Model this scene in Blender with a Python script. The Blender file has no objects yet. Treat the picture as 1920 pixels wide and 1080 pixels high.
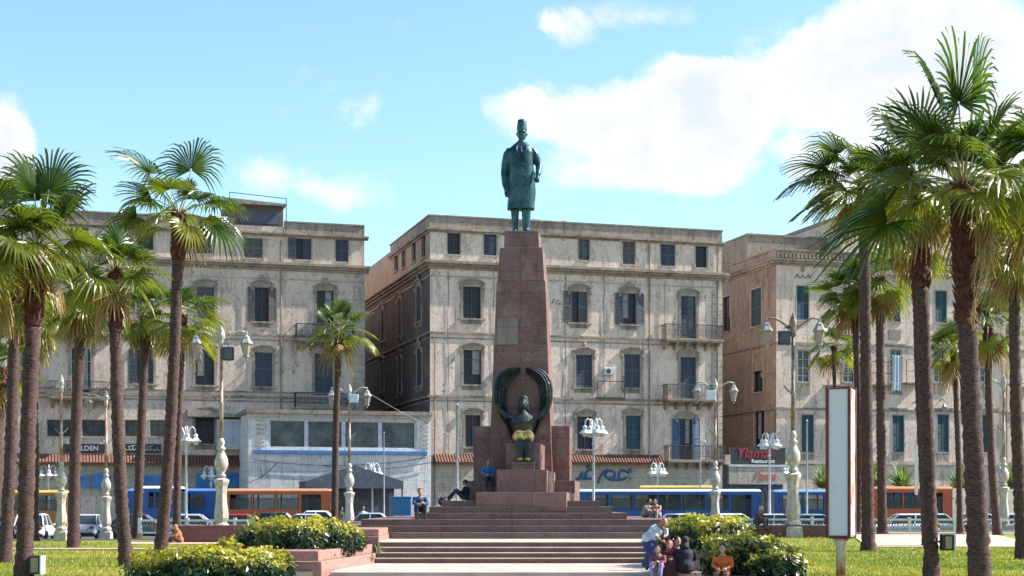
import bpy, bmesh, math, random
import numpy as np
from mathutils import Vector, Matrix
C = bpy.context.scene.collection
R = math.radians
# ------------------------------------------------------------------ camera
F = 2900.0; HY = 945.0; CZ = 2.0
cam = bpy.data.cameras.new('camera'); camo = bpy.data.objects.new('camera', cam); C.objects.link(camo)
cam.sensor_width = 36.0; cam.lens = F / 1920 * 36.0; cam.shift_y = (HY - 540) / 1920.0
cam.clip_start = 0.1; cam.clip_end = 3000
camo.location = (0, 0, CZ); camo.rotation_euler = (R(90), 0, 0)
bpy.context.scene.camera = camo
# ------------------------------------------------------------------ world: sky with clouds
SUN_AZ, SUN_EL = 82.0, 43.0
world = bpy.data.worlds.new('World'); bpy.context.scene.world = world; world.use_nodes = True
nt = world.node_tree; N = nt.nodes; Lk = nt.links
for n in list(N): N.remove(n)
def nd(t, **k):
    n = N.new(t)
    for a, b in k.items(): setattr(n, a, b)
    return n
def mth(op, a, b=None, c=None):
    n = nd('ShaderNodeMath', operation=op)
    for i, v in enumerate((a, b, c)):
        if v is None: continue
        if isinstance(v, (int, float)): n.inputs[i].default_value = v
        else: Lk.new(v, n.inputs[i])
    return n.outputs[0]
out = nd('ShaderNodeOutputWorld'); bg = nd('ShaderNodeBackground')
sky = nd('ShaderNodeTexSky'); sky.sky_type = 'NISHITA'; sky.sun_disc = False
sky.sun_elevation = R(SUN_EL); sky.sun_rotation = R(SUN_AZ); sky.air_density = 1.0; sky.dust_density = 0.35; sky.ozone_density = 1.6
tc = nd('ShaderNodeTexCoord'); sp = nd('ShaderNodeSeparateXYZ'); Lk.new(tc.outputs['Generated'], sp.inputs[0])
ay = mth('MAXIMUM', mth('ABSOLUTE', sp.outputs['Y']), 0.02)
u = mth('DIVIDE', sp.outputs['X'], ay); v = mth('DIVIDE', sp.outputs['Z'], ay)
cb = nd('ShaderNodeCombineXYZ'); Lk.new(u, cb.inputs[0]); Lk.new(v, cb.inputs[1])
def noise(scale, detail, rough, vec, off=(0, 0, 0)):
    m = nd('ShaderNodeMapping'); m.inputs['Location'].default_value = off; Lk.new(vec, m.inputs[0])
    n = nd('ShaderNodeTexNoise'); n.inputs['Scale'].default_value = scale; n.inputs['Detail'].default_value = detail
    n.inputs['Roughness'].default_value = rough; Lk.new(m.outputs[0], n.inputs['Vector']); return n
nw = noise(9, 6, 0.62, cb.outputs[0]); nw2 = noise(38, 5, 0.65, cb.outputs[0], (3, 1, 0))
vs = nd('ShaderNodeVectorMath', operation='SUBTRACT'); Lk.new(nw.outputs['Color'], vs.inputs[0]); vs.inputs[1].default_value = (.5, .5, .5)
vm = nd('ShaderNodeVectorMath', operation='SCALE'); Lk.new(vs.outputs[0], vm.inputs[0]); vm.inputs['Scale'].default_value = 0.06
va = nd('ShaderNodeVectorMath', operation='ADD'); Lk.new(cb.outputs[0], va.inputs[0]); Lk.new(vm.outputs[0], va.inputs[1])
blobs = [ # px, py, rx, ry, weight
 (975,225,75,50,1),(1055,215,95,60,1.1),(1150,215,110,75,1.2),(1260,190,110,90,1.3),(1300,150,75,65,1.1),(1380,185,100,90,1.3),
 (1130,300,120,60,.9),(1260,310,120,60,1.1),(1360,265,90,70,1.1),(1440,130,90,55,1.0),(1530,105,90,60,1.1),(1620,80,110,90,1.4),
 (1740,70,140,100,1.5),(1880,120,150,140,1.5),(1700,190,170,90,1.2),(1580,180,110,60,.9),(1850,280,170,110,1.2),(1500,240,60,80,.55),(1960,380,160,120,1.1),
 (1070,45,60,42,.75),(1200,12,120,34,.62),(1030,25,40,25,.5),(688,205,38,40,.6),(650,362,95,42,.85),(515,330,90,55,.8),(15,250,60,90,1.1),(-40,300,130,120,1.3),
 (1330,350,90,30,.5),(1050,340,120,40,.4),(1470,60,90,40,.4),(1560,300,120,60,.7),(1700,330,160,80,.9)]
acc = None
for px, py, rx, ry, w in blobs:
    m = nd('ShaderNodeMapping', vector_type='TEXTURE')
    m.inputs['Location'].default_value = ((px - 960) / F, (HY - py) / F, 0)
    m.inputs['Scale'].default_value = (rx * 1.12 / F, ry * 1.12 / F, 1)
    Lk.new(va.outputs[0], m.inputs[0])
    ln = nd('ShaderNodeVectorMath', operation='LENGTH'); Lk.new(m.outputs[0], ln.inputs[0])
    f = mth('MULTIPLY', mth('POWER', mth('MAXIMUM', mth('SUBTRACT', 1.0, ln.outputs['Value']), 0.0), 0.7), w)
    acc = f if acc is None else mth('ADD', acc, f)
dens = mth('ADD', mth('MULTIPLY', acc, 1.0), mth('MULTIPLY', mth('SUBTRACT', nw2.outputs['Fac'], 0.5), 1.1))
dens = mth('ADD', dens, mth('MULTIPLY', mth('SUBTRACT', nw.outputs['Fac'], 0.5), 0.9))
cr = nd('ShaderNodeMapRange'); cr.interpolation_type = 'SMOOTHSTEP'; Lk.new(dens, cr.inputs[0])
cr.inputs['From Min'].default_value = 0.10; cr.inputs['From Max'].default_value = 0.95
# thick parts are whiter at the top, greyer inside
th = nd('ShaderNodeMapRange'); Lk.new(mth('ADD', dens, mth('MULTIPLY', nw2.outputs['Fac'], 2.2)), th.inputs[0])
th.inputs['From Min'].default_value = 1.75; th.inputs['From Max'].default_value = 3.3
cc = nd('ShaderNodeMix', data_type='RGBA'); Lk.new(th.outputs[0], cc.inputs[0])
cc.inputs[6].default_value = (4.4, 4.4, 4.45, 1); cc.inputs[7].default_value = (3.5, 3.65, 3.95, 1)
sk = nd('ShaderNodeMix', data_type='RGBA', blend_type='MULTIPLY'); sk.inputs[0].default_value = 1
Lk.new(sky.outputs[0], sk.inputs[6]); sk.inputs[7].default_value = (0.92, 1.06, 1.03, 1)
mx = nd('ShaderNodeMix', data_type='RGBA'); Lk.new(mth('MULTIPLY', cr.outputs[0], 0.94), mx.inputs[0]); Lk.new(sk.outputs[2], mx.inputs[6]); Lk.new(cc.outputs[2], mx.inputs[7])
Lk.new(mx.outputs[2], bg.inputs[0]); bg.inputs[1].default_value = 0.11; Lk.new(bg.outputs[0], out.inputs[0])
world.cycles.sampling_method = 'MANUAL'; world.cycles.sample_map_resolution = 512
sv = Vector((math.sin(R(SUN_AZ)) * math.cos(R(SUN_EL)), math.cos(R(SUN_AZ)) * math.cos(R(SUN_EL)), math.sin(R(SUN_EL))))
sl = bpy.data.lights.new('sun', 'SUN'); sl.energy = 5.0; sl.angle = R(0.5); sl.color = (1.0, 0.95, 0.86)
so = bpy.data.objects.new('sun', sl); C.objects.link(so); so.location = (60, 20, 60); so.rotation_euler = sv.to_track_quat('Z', 'Y').to_euler()
sc = bpy.context.scene
sc.view_settings.view_transform = 'Standard'; sc.view_settings.look = 'None'; sc.view_settings.gamma = 1; sc.view_settings.exposure = 1.2
sc.cycles.max_bounces = 6; sc.cycles.transparent_max_bounces = 12
# ------------------------------------------------------------------ helpers
def P(px, py, D): return Vector(((px - 960) * D / F, D, CZ + (HY - py) * D / F))
def X_(px, D): return (px - 960) * D / F
def Z_(py, D): return CZ + (HY - py) * D / F
class MB:
    def __init__(s): s.v = []; s.f = []
    def add(s, vs, fs):
        o = len(s.v); s.v.extend([tuple(p) for p in vs]); s.f.extend([tuple(i + o for i in f) for f in fs]); return s
    def box(s, x0, x1, y0, y1, z0, z1, M=None):
        vs = [Vector(p) for p in ((x0,y0,z0),(x1,y0,z0),(x1,y1,z0),(x0,y1,z0),(x0,y0,z1),(x1,y0,z1),(x1,y1,z1),(x0,y1,z1))]
        if M: vs = [M @ p for p in vs]
        return s.add(vs, [(0,3,2,1),(4,5,6,7),(0,1,5,4),(1,2,6,5),(2,3,7,6),(3,0,4,7)])
    def frus(s, hx0, hy0, hx1, hy1, z0, z1, cx=0, cy=0):
        vs = [(cx-hx0,cy-hy0,z0),(cx+hx0,cy-hy0,z0),(cx+hx0,cy+hy0,z0),(cx-hx0,cy+hy0,z0),(cx-hx1,cy-hy1,z1),(cx+hx1,cy-hy1,z1),(cx+hx1,cy+hy1,z1),(cx-hx1,cy+hy1,z1)]
        return s.add(vs, [(0,3,2,1),(4,5,6,7),(0,1,5,4),(1,2,6,5),(2,3,7,6),(3,0,4,7)])
    def tube(s, pts, rs, n=8, cap=True, sx=1.0):
        pts = [Vector(p) for p in pts]
        if isinstance(rs, (int, float)): rs = [rs] * len(pts)
        vs = []; up = None
        for i, p in enumerate(pts):
            t = (pts[min(i+1, len(pts)-1)] - pts[max(i-1, 0)]).normalized()
            if up is None: up = Vector((0, 0, 1)) if abs(t.z) < 0.9 else Vector((0, 1, 0))
            a = up.cross(t)
            if a.length < 1e-4: a = Vector((1, 0, 0)).cross(t)
            a.normalize(); b = t.cross(a).normalized(); up = b
            for k in range(n):
                q = 2 * math.pi * k / n; vs.append(p + (a * math.cos(q) * sx + b * math.sin(q)) * rs[i])
        fs = [(i*n+k, i*n+(k+1) % n, (i+1)*n+(k+1) % n, (i+1)*n+k) for i in range(len(pts)-1) for k in range(n)]
        if cap: fs.append(tuple(range(n-1, -1, -1))); fs.append(tuple((len(pts)-1)*n+k for k in range(n)))
        return s.add(vs, fs)
    def lathe(s, prof, n=12, c=(0, 0, 0), rot=0.0):
        vs = [(c[0]+r*math.cos(rot+2*math.pi*k/n), c[1]+r*math.sin(rot+2*math.pi*k/n), c[2]+z) for r, z in prof for k in range(n)]
        fs = [(i*n+k, i*n+(k+1) % n, (i+1)*n+(k+1) % n, (i+1)*n+k) for i in range(len(prof)-1) for k in range(n)]
        fs.append(tuple(range(n-1, -1, -1))); fs.append(tuple((len(prof)-1)*n+k for k in range(n)))
        return s.add(vs, fs)
    def ell(s, c, r, n=12, m=8, M=None):
        vs = []
        for i in range(m+1):
            a = math.pi * i / m - math.pi/2
            for k in range(n):
                b = 2*math.pi*k/n; p = Vector((r[0]*math.cos(a)*math.cos(b), r[1]*math.cos(a)*math.sin(b), r[2]*math.sin(a)))
                if M: p = M @ p
                vs.append(p + Vector(c))
        return s.add(vs, [(i*n+k, i*n+(k+1) % n, (i+1)*n+(k+1) % n, (i+1)*n+k) for i in range(m) for k in range(n)])
    def loft(s, secs, n=16, e=2.0):   # (z, cx, cy, rx, ry)
        vs = []
        for z, cx, cy, rx, ry in secs:
            for k in range(n):
                a = 2*math.pi*k/n; ca, sa = math.cos(a), math.sin(a)
                vs.append((cx + rx*math.copysign(abs(ca)**(2/e), ca), cy + ry*math.copysign(abs(sa)**(2/e), sa), z))
        m = len(secs)
        fs = [(i*n+k, i*n+(k+1) % n, (i+1)*n+(k+1) % n, (i+1)*n+k) for i in range(m-1) for k in range(n)]
        fs.append(tuple(range(n-1, -1, -1))); fs.append(tuple((m-1)*n+k for k in range(n)))
        return s.add(vs, fs)
    def prism(s, poly, y0, y1):       # outline in x,z, extruded along y
        n = len(poly); vs = [(a, y0, b) for a, b in poly] + [(a, y1, b) for a, b in poly]
        fs = [tuple(range(n)), tuple(range(2*n-1, n-1, -1))] + [(i, i+n, (i+1) % n+n, (i+1) % n) for i in range(n)]
        return s.add(vs, fs)
    def mesh(s, name, mat=None, smooth=False, fix=False):
        me = bpy.data.meshes.new(name); me.from_pydata(s.v, [], s.f)
        if fix:
            b = bmesh.new(); b.from_mesh(me); bmesh.ops.recalc_face_normals(b, faces=b.faces); b.to_mesh(me); b.free()
        if smooth: me.polygons.foreach_set('use_smooth', [True]*len(me.polygons))
        if mat: me.materials.append(mat)
        me.update(); return me
    def build(s, name, mat=None, parent=None, smooth=False, loc=None, rz=0, fix=False, bevel=0):
        return place(name, s.mesh(name, mat, smooth, fix), parent, loc, rz, bevel)
def place(name, me, parent=None, loc=None, rz=0, bevel=0):
    o = bpy.data.objects.new(name, me); C.objects.link(o)
    if parent: o.parent = parent
    if loc is not None: o.location = loc
    if rz: o.rotation_euler = (0, 0, rz)
    if bevel:
        b = o.modifiers.new('bevel', 'BEVEL'); b.width = bevel; b.segments = 2; b.limit_method = 'ANGLE'
    return o
def tag(o, label=None, cat=None, group=None, kind=None):
    if label: o['label'] = label
    if cat: o['category'] = cat
    if group: o['group'] = group
    if kind: o['kind'] = kind
    return o
def thing(name, label, cat, loc=(0, 0, 0), rz=0, group=None, scale=1):
    o = bpy.data.objects.new(name, None); C.objects.link(o); o.location = loc; o.rotation_euler = (0, 0, rz)
    o.scale = (scale,)*3; o.empty_display_size = .3
    return tag(o, label, cat, group)
def dup(root, loc, rz=0, label=None, scale=None, parent=None):
    r = root.copy(); C.objects.link(r)
    if parent is not None: r.parent = parent
    if loc is not None: r.location = loc; r.rotation_euler = (0, 0, rz)
    if scale: r.scale = (scale,)*3
    if label: r['label'] = label
    kids = [o for o in root.children]
    for ch in kids: dup(ch, None, parent=r)
    return r
def struct(mb, name, mat, **k): return tag(mb.build(name, mat, **k), kind='structure')
# ------------------------------------------------------------------ materials
def newmat(name):
    m = bpy.data.materials.new(name); m.use_nodes = True; t = m.node_tree
    return m, t, t.nodes['Principled BSDF']
def tnoise(t, scale, detail=4, rough=.6, stretch=None, off=0.0, coord='Object', w=None):
    c = t.nodes.new('ShaderNodeTexCoord'); mp = t.nodes.new('ShaderNodeMapping'); t.links.new(c.outputs[coord], mp.inputs[0])
    if stretch: mp.inputs['Scale'].default_value = stretch
    mp.inputs['Location'].default_value = (off, off*.7, off*.3)
    n = t.nodes.new('ShaderNodeTexNoise'); n.inputs['Scale'].default_value = scale; n.inputs['Detail'].default_value = detail
    n.inputs['Roughness'].default_value = rough; t.links.new(mp.outputs[0], n.inputs['Vector']); return n.outputs['Fac']
def tramp(t, fac, a, b, ca=None, cb=None):
    r = t.nodes.new('ShaderNodeMapRange'); r.inputs['From Min'].default_value = a; r.inputs['From Max'].default_value = b
    t.links.new(fac, r.inputs[0]); return r.outputs[0]
def tmix(t, fac, a, b, mode='MIX'):
    n = t.nodes.new('ShaderNodeMix'); n.data_type = 'RGBA'; n.blend_type = mode
    if isinstance(fac, (int, float)): n.inputs[0].default_value = fac
    else: t.links.new(fac, n.inputs[0])
    for i, q in ((6, a), (7, b)):
        if isinstance(q, tuple): n.inputs[i].default_value = q + (1,) if len(q) == 3 else q
        else: t.links.new(q, n.inputs[i])
    return n.outputs[2]
def tbump(t, bs, h, strength=.3, dist=.02):
    b = t.nodes.new('ShaderNodeBump'); b.inputs['Strength'].default_value = strength; b.inputs['Distance'].default_value = dist
    t.links.new(h, b.inputs['Height']); t.links.new(b.outputs[0], bs.inputs['Normal'])
def pmat(name, c1, c2=None, scale=3.0, rough=.7, metal=0.0, bump=.0, bscale=20, lo=.4, hi=.65, spec=None, stretch=None):
    m, t, b = newmat(name); b.inputs['Roughness'].default_value = rough; b.inputs['Metallic'].default_value = metal
    if c2 is None: c2 = tuple(x*.72 for x in c1)
    f = tramp(t, tnoise(t, scale, 6, .65, stretch), lo, hi)
    t.links.new(tmix(t, f, c1, c2), b.inputs['Base Color'])
    if spec is not None: b.inputs['Specular IOR Level'].default_value = spec
    if bump: tbump(t, b, tnoise(t, bscale, 5, .7), bump)
    return m
def plaster(name, base, stain, patch, dark=(.12,.105,.09), brick=None, off=0, groove=0):
    m, t, b = newmat(name); b.inputs['Roughness'].default_value = .92; b.inputs['Specular IOR Level'].default_value = .15
    big = tramp(t, tnoise(t, .35, 5, .6, off=off), .38, .66); c = tmix(t, big, base, patch)
    st = tramp(t, tnoise(t, 1.5, 8, .78, (1, 1, .25), off+5), .50, .70); c = tmix(t, st, c, stain)
    sp_ = tramp(t, tnoise(t, 1.7, 9, .85, off=off+11), .555, .62); c = tmix(t, sp_, c, tuple(x*.75 for x in stain))
    pk = tramp(t, tnoise(t, .9, 9, .85, off=off+17), .64, .67); c = tmix(t, pk, c, dark if brick is None else brick)
    dr = tramp(t, tnoise(t, 3.2, 6, .7, (1, 1, .07), off+21), .54, .68); c = tmix(t, dr, c, tmix(t, 1.0, c, (.66, .63, .62), 'MULTIPLY'))
    gr = tramp(t, tnoise(t, 26, 3, .8), .36, .62); c = tmix(t, gr, c, tmix(t, 1.0, c, (.78, .77, .78), 'MULTIPLY')); g2 = tramp(t, tnoise(t, 5.5, 7, .8, off=off+3), .42, .6); c = tmix(t, g2, c, tmix(t, 1.0, c, (.80, .785, .78), 'MULTIPLY'))
    h = tnoise(t, 5, 8, .75, off=off)
    if groove:
        cz = t.nodes.new('ShaderNodeTexCoord'); sz = t.nodes.new('ShaderNodeSeparateXYZ'); t.links.new(cz.outputs['Object'], sz.inputs[0])
        md = t.nodes.new('ShaderNodeMath'); md.operation = 'FRACT'; dv = t.nodes.new('ShaderNodeMath'); dv.operation = 'DIVIDE'; dv.inputs[1].default_value = groove
        t.links.new(sz.outputs['Z'], dv.inputs[0]); t.links.new(dv.outputs[0], md.inputs[0])
        g = tramp(t, md.outputs[0], .06, .0); c = tmix(t, g, c, tuple(x*.45 for x in stain))
    t.links.new(c, b.inputs['Base Color']); tbump(t, b, h, .8, .05); return m
def granite(name, c1, c2, pale, joint=1.1, off=0):
    m, t, b = newmat(name); b.inputs['Roughness'].default_value = .5; b.inputs['Specular IOR Level'].default_value = .3
    c = tmix(t, tramp(t, tnoise(t, 22, 5, .8), .4, .62), c1, c2); c = tmix(t, tramp(t, tnoise(t, 1.1, 7, .75, off=off), .45, .68), c, pale)
    c = tmix(t, tramp(t, tnoise(t, 1.6, 8, .8, (1, 1, .3), off+4), .5, .7), c, tmix(t, 1.0, c, (.6, .58, .6), 'MULTIPLY'))
    cz = t.nodes.new('ShaderNodeTexCoord'); br = t.nodes.new('ShaderNodeTexBrick'); mp = t.nodes.new('ShaderNodeMapping'); mp.inputs['Rotation'].default_value = (R(90), 0, 0); t.links.new(cz.outputs['Object'], mp.inputs[0]); t.links.new(mp.outputs[0], br.inputs[0])
    br.inputs['Scale'].default_value = 1; br.inputs['Mortar Size'].default_value = .012; br.inputs['Brick Width'].default_value = joint*1.25; br.inputs['Row Height'].default_value = joint
    br.inputs['Color1'].default_value = (1, 1, 1, 1); br.inputs['Color2'].default_value = (.84, .84, .86, 1); br.inputs['Mortar'].default_value = (.45, .42, .42, 1)
    c = tmix(t, 1.0, c, br.outputs['Color'], 'MULTIPLY'); t.links.new(c, b.inputs['Base Color']); tbump(t, b, tnoise(t, 40, 3, .7), .15); return m
def leafmat(name, c1, c2, transl=.35, rough=.45):
    m, t, b = newmat(name)
    a = t.nodes.new('ShaderNodeAttribute'); a.attribute_name = 'tint'
    f = tmix(t, a.outputs['Fac'], c1, c2); f = tmix(t, tramp(t, tnoise(t, 2.5, 3), .35, .7), f, tmix(t, 1.0, f, (.62, .66, .6), 'MULTIPLY'))
    t.links.new(f, b.inputs['Base Color']); b.inputs['Roughness'].default_value = rough
    tr = t.nodes.new('ShaderNodeBsdfTranslucent'); t.links.new(tmix(t, 1.0, f, (1.5, 1.6, .7), 'MULTIPLY'), tr.inputs[0])
    ms = t.nodes.new('ShaderNodeMixShader'); ms.inputs[0].default_value = transl
    o = t.nodes['Material Output']; t.links.new(b.outputs[0], ms.inputs[1]); t.links.new(tr.outputs[0], ms.inputs[2]); t.links.new(ms.outputs[0], o.inputs[0])
    return m
def glassmat(name, tint=(.25,.3,.33), op=.55):
    m, t, b = newmat(name); b.inputs['Base Color'].default_value = tint + (1,); b.inputs['Roughness'].default_value = .08
    tp = t.nodes.new('ShaderNodeBsdfTransparent'); tp.inputs[0].default_value = (.75, .8, .82, 1)
    ms = t.nodes.new('ShaderNodeMixShader'); ms.inputs[0].default_value = op
    o = t.nodes['Material Output']; t.links.new(tp.outputs[0], ms.inputs[1]); t.links.new(b.outputs[0], ms.inputs[2]); t.links.new(ms.outputs[0], o.inputs[0]); return m
M = {}
M['plaster_mid'] = plaster('plaster_mid', (.86,.69,.575), (.43,.335,.285), (.75,.59,.49), off=0)
M['plaster_left'] = plaster('plaster_left', (.78,.63,.53), (.38,.30,.255), (.67,.535,.45), off=30)
M['plaster_right'] = plaster('plaster_right', (.85,.69,.57), (.46,.36,.305), (.74,.59,.49), off=60)
M['plaster_shaded'] = plaster('plaster_shaded', (.15,.12,.12), (.08,.065,.07), (.21,.16,.145), brick=(.16,.09,.07), off=12)  # alley shade painted into the plaster colour
M['plaster_attic_bounce'] = plaster('plaster_attic_bounce', (.50,.37,.28), (.28,.19,.15), (.56,.43,.32), brick=(.42,.2,.13), off=19)  # paler orange top band, bounced sunlight put into the colour
M['plaster_shade_bounce'] = plaster('plaster_shade_bounce', (.33,.26,.215), (.16,.12,.11), (.42,.34,.27), brick=(.3,.13,.08), off=44)  # shade and orange bounced sunlight mixed into one wall colour
M['stucco_white'] = plaster('stucco_white', (.84,.82,.80), (.55,.53,.52), (.74,.72,.70), off=70, groove=.62)
M['ground_stone'] = plaster('ground_stone', (.58,.52,.42), (.36,.31,.25), (.48,.43,.37), off=80, groove=.8)
M['trim'] = plaster('trim', (.44,.365,.30), (.16,.13,.11), (.29,.235,.195), off=7)
M['trim_light'] = plaster('trim_light', (.62,.54,.45), (.30,.25,.21), (.48,.41,.35), off=9)
M['parapet'] = plaster('parapet', (.46,.37,.30), (.17,.135,.12), (.32,.255,.215), dark=(.6,.54,.48), off=90)
M['roofcap'] = pmat('roofcap', (.16,.17,.14), (.30,.26,.21), 2.0, .9)
M['shutter_grey'] = pmat('shutter_grey', (.05,.056,.08), (.085,.09,.115), 6, .7)
M['shutter_teal'] = pmat('shutter_teal', (.018,.06,.08), (.035,.075,.09), 6, .6)
M['shutter_blue'] = pmat('shutter_blue', (.02,.085,.2), (.05,.11,.2), 6, .6)
M['darkroom'] = pmat('darkroom', (.006,.006,.012), (.018,.018,.03), 2, .5)
M['winglass'] = pmat('winglass', (.008,.014,.03), (.08,.10,.12), .9, .14)
M['frame_white'] = pmat('frame_white', (.55,.56,.58), (.4,.4,.42), 6, .6)
M['iron'] = pmat('iron', (.03,.032,.04), (.07,.06,.055), 8, .6)
M['granite'] = granite('granite', (.26,.13,.108), (.11,.052,.05), (.30,.19,.165), 1.15)
M['plaque'] = granite('plaque', (.33,.24,.22), (.2,.13,.125), (.35,.27,.26), 3, 5)
M['shutter_worn'] = pmat('shutter_worn', (.085,.075,.08), (.17,.15,.14), 7, .8)
M['curtain'] = pmat('curtain', (.32,.31,.30), (.2,.19,.2), 3, .9)
M['granite_light'] = granite('granite_light', (.29,.155,.13), (.13,.07,.068), (.25,.16,.145), 1.6, 7)
M['granite_grey'] = granite('granite_grey', (.20,.13,.115), (.09,.058,.056), (.17,.125,.12), 1.9, 15)
M['tread'] = pmat('tread', (.50,.41,.345), (.35,.28,.235), 1.3, .6, bump=.15, bscale=30)  # same stone as the risers, sunlight on the treads put into the colour
M['riser_shaded'] = pmat('riser_shaded', (.15,.08,.07), (.085,.045,.042), 14, .55, bump=.1)  # same stone as the treads, shade on the fronts painted in darker
M['stepstone'] = pmat('stepstone', (.33,.235,.205), (.21,.14,.12), 5, .6, bump=.15, bscale=30)
M['bronze'] = pmat('bronze', (.038,.115,.118), (.012,.04,.055), 1.8, .42, .55, bump=.25, bscale=7, lo=.4, hi=.6)
M['bronze_dark'] = pmat('bronze_dark', (.016,.026,.036), (.05,.06,.062), 3.5, .58, .4, bump=.6, bscale=11)
M['gold'] = pmat('gold', (.75,.55,.14), (.45,.32,.09), 5, .42, .7, bump=.3)
M['lamp_paint'] = pmat('lamp_paint', (.50,.455,.40), (.32,.275,.23), 5, .55, bump=.1)
M['lamp_rust'] = pmat('lamp_rust', (.42,.36,.30), (.28,.13,.06), 2.2, .7, lo=.42, hi=.56, stretch=(1,1,.5))
M['lamp_grey'] = pmat('lamp_grey', (.25,.22,.19), (.17,.10,.07), 2.2, .7, lo=.42, hi=.6)
M['lampwhite'] = pmat('lampwhite', (.70,.71,.72), (.52,.54,.55), 5, .4)
M['steel'] = pmat('steel', (.5,.52,.56), (.33,.35,.4), 4, .4, .2)
M['lantern_cap'] = pmat('lantern_cap', (.2,.22,.22), (.34,.34,.31), 6, .5)
M['lantern_glass'] = glassmat('lantern_glass', (.55,.40,.32), .6)
M['black'] = pmat('black', (.015,.015,.018), (.03,.03,.035), 8, .5)
M['trunk'] = pmat('trunk', (.13,.07,.055), (.024,.015,.018), 9, .95, bump=.6, bscale=14, stretch=(1,1,3.5), lo=.35, hi=.62)
M['trunk_red'] = pmat('trunk_red', (.15,.04,.025), (.03,.01,.01), 9, .9, bump=.6, bscale=14, lo=.35, hi=.62)
M['frond'] = leafmat('frond', (.025,.07,.012), (.33,.30,.025), .42, .3)
M['petiole'] = pmat('petiole', (.20,.22,.06), (.34,.28,.12), 4, .4)
M['deadfrond'] = leafmat('deadfrond', (.24,.13,.045), (.42,.27,.11), .3)
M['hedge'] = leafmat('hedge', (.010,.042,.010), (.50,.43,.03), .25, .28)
M['stems'] = pmat('stems', (.02,.022,.012), (.05,.035,.02), 5, .9)
M['agave'] = leafmat('agave', (.08,.15,.05), (.32,.36,.16), .25)
M['tile'] = pmat('tile', (.22,.095,.065), (.12,.06,.05), 5, .85)
M['asphalt'] = pmat('asphalt', (.055,.055,.058), (.075,.073,.07), 3, .9, bump=.2, bscale=60)
M['paving'] = pmat('paving', (.3,.27,.24), (.22,.2,.18), 2, .9)
M['path'] = pmat('path', (.5,.35,.28), (.5,.34,.27), 2, .9)
M['soil'] = pmat('soil', (.07,.05,.035), (.04,.03,.02), 4, 1)
M['concrete'] = pmat('concrete', (.32,.31,.3), (.2,.19,.19), 4, .9)
M['redwall'] = pmat('redwall', (.10,.045,.042), (.16,.075,.065), 6, .7)
M['planter_wall'] = pmat('planter_wall', (.38,.205,.165), (.22,.115,.10), 7, .6, bump=.15)
M['glass_bus'] = glassmat('glass_bus', (.10,.12,.13), .22)
M['rubber'] = pmat('rubber', (.015,.015,.015), (.03,.03,.03), 9, .85)
M['chrome'] = pmat('chrome', (.5,.5,.52), (.4,.4,.42), 9, .25, .9)
M['white'] = pmat('white', (.74,.75,.77), (.64,.65,.68), 3, .4)
M['car_glass'] = pmat('car_glass', (.02,.03,.04), (.04,.05,.06), 1, .08)
M['red_lens'] = pmat('red_lens', (.5,.02,.02), (.35,.01,.01), 9, .25)
M['clear_lens'] = pmat('clear_lens', (.7,.7,.68), (.5,.5,.5), 9, .15)
M['plate'] = pmat('plate', (.5,.55,.65), (.4,.45,.55), 9, .4)
M['tarp'] = pmat('tarp', (.06,.07,.10), (.1,.11,.14), 2, .8)
M['awning_blue'] = pmat('awning_blue', (.03,.13,.36), (.06,.2,.4), 1.2, .6)
M['wood_shack'] = pmat('wood_shack', (.12,.08,.085), (.2,.11,.09), 2, .9, stretch=(1,1,6))
M['laundry'] = pmat('laundry', (.5,.54,.58), (.42,.47,.52), 2, .9)
def paint(name, c, rough=.32):
    if name not in M:
        cl = name.startswith(('cloth', 'scarf'))
        M[name] = pmat(name, c, tuple(x*(.55 if cl else .82) for x in c), 9 if cl else 1.5, rough, bump=.7 if cl else 0, bscale=11)
    return M[name]
def grassmat():
    m, t, b = newmat('lawn'); b.inputs['Roughness'].default_value = .95; b.inputs['Specular IOR Level'].default_value = .1
    c = tmix(t, tramp(t, tnoise(t, .22, 5, .7), .42, .62), (.19,.23,.03), (.36,.30,.07))
    c = tmix(t, tramp(t, tnoise(t, .6, 6, .7, off=9), .55, .66), c, (.42,.31,.16)); c = tmix(t, tramp(t, tnoise(t, 14, 4, .8), .3, .7), c, tmix(t, 1.0, c, (.6, .68, .55), 'MULTIPLY'))
    t.links.new(c, b.inputs['Base Color']); tbump(t, b, tnoise(t, 22, 4, .8), .8, .05); return m
M['lawn'] = grassmat(); M['blade'] = leafmat('blade', (.16,.23,.02), (.40,.35,.06), .3)
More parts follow.
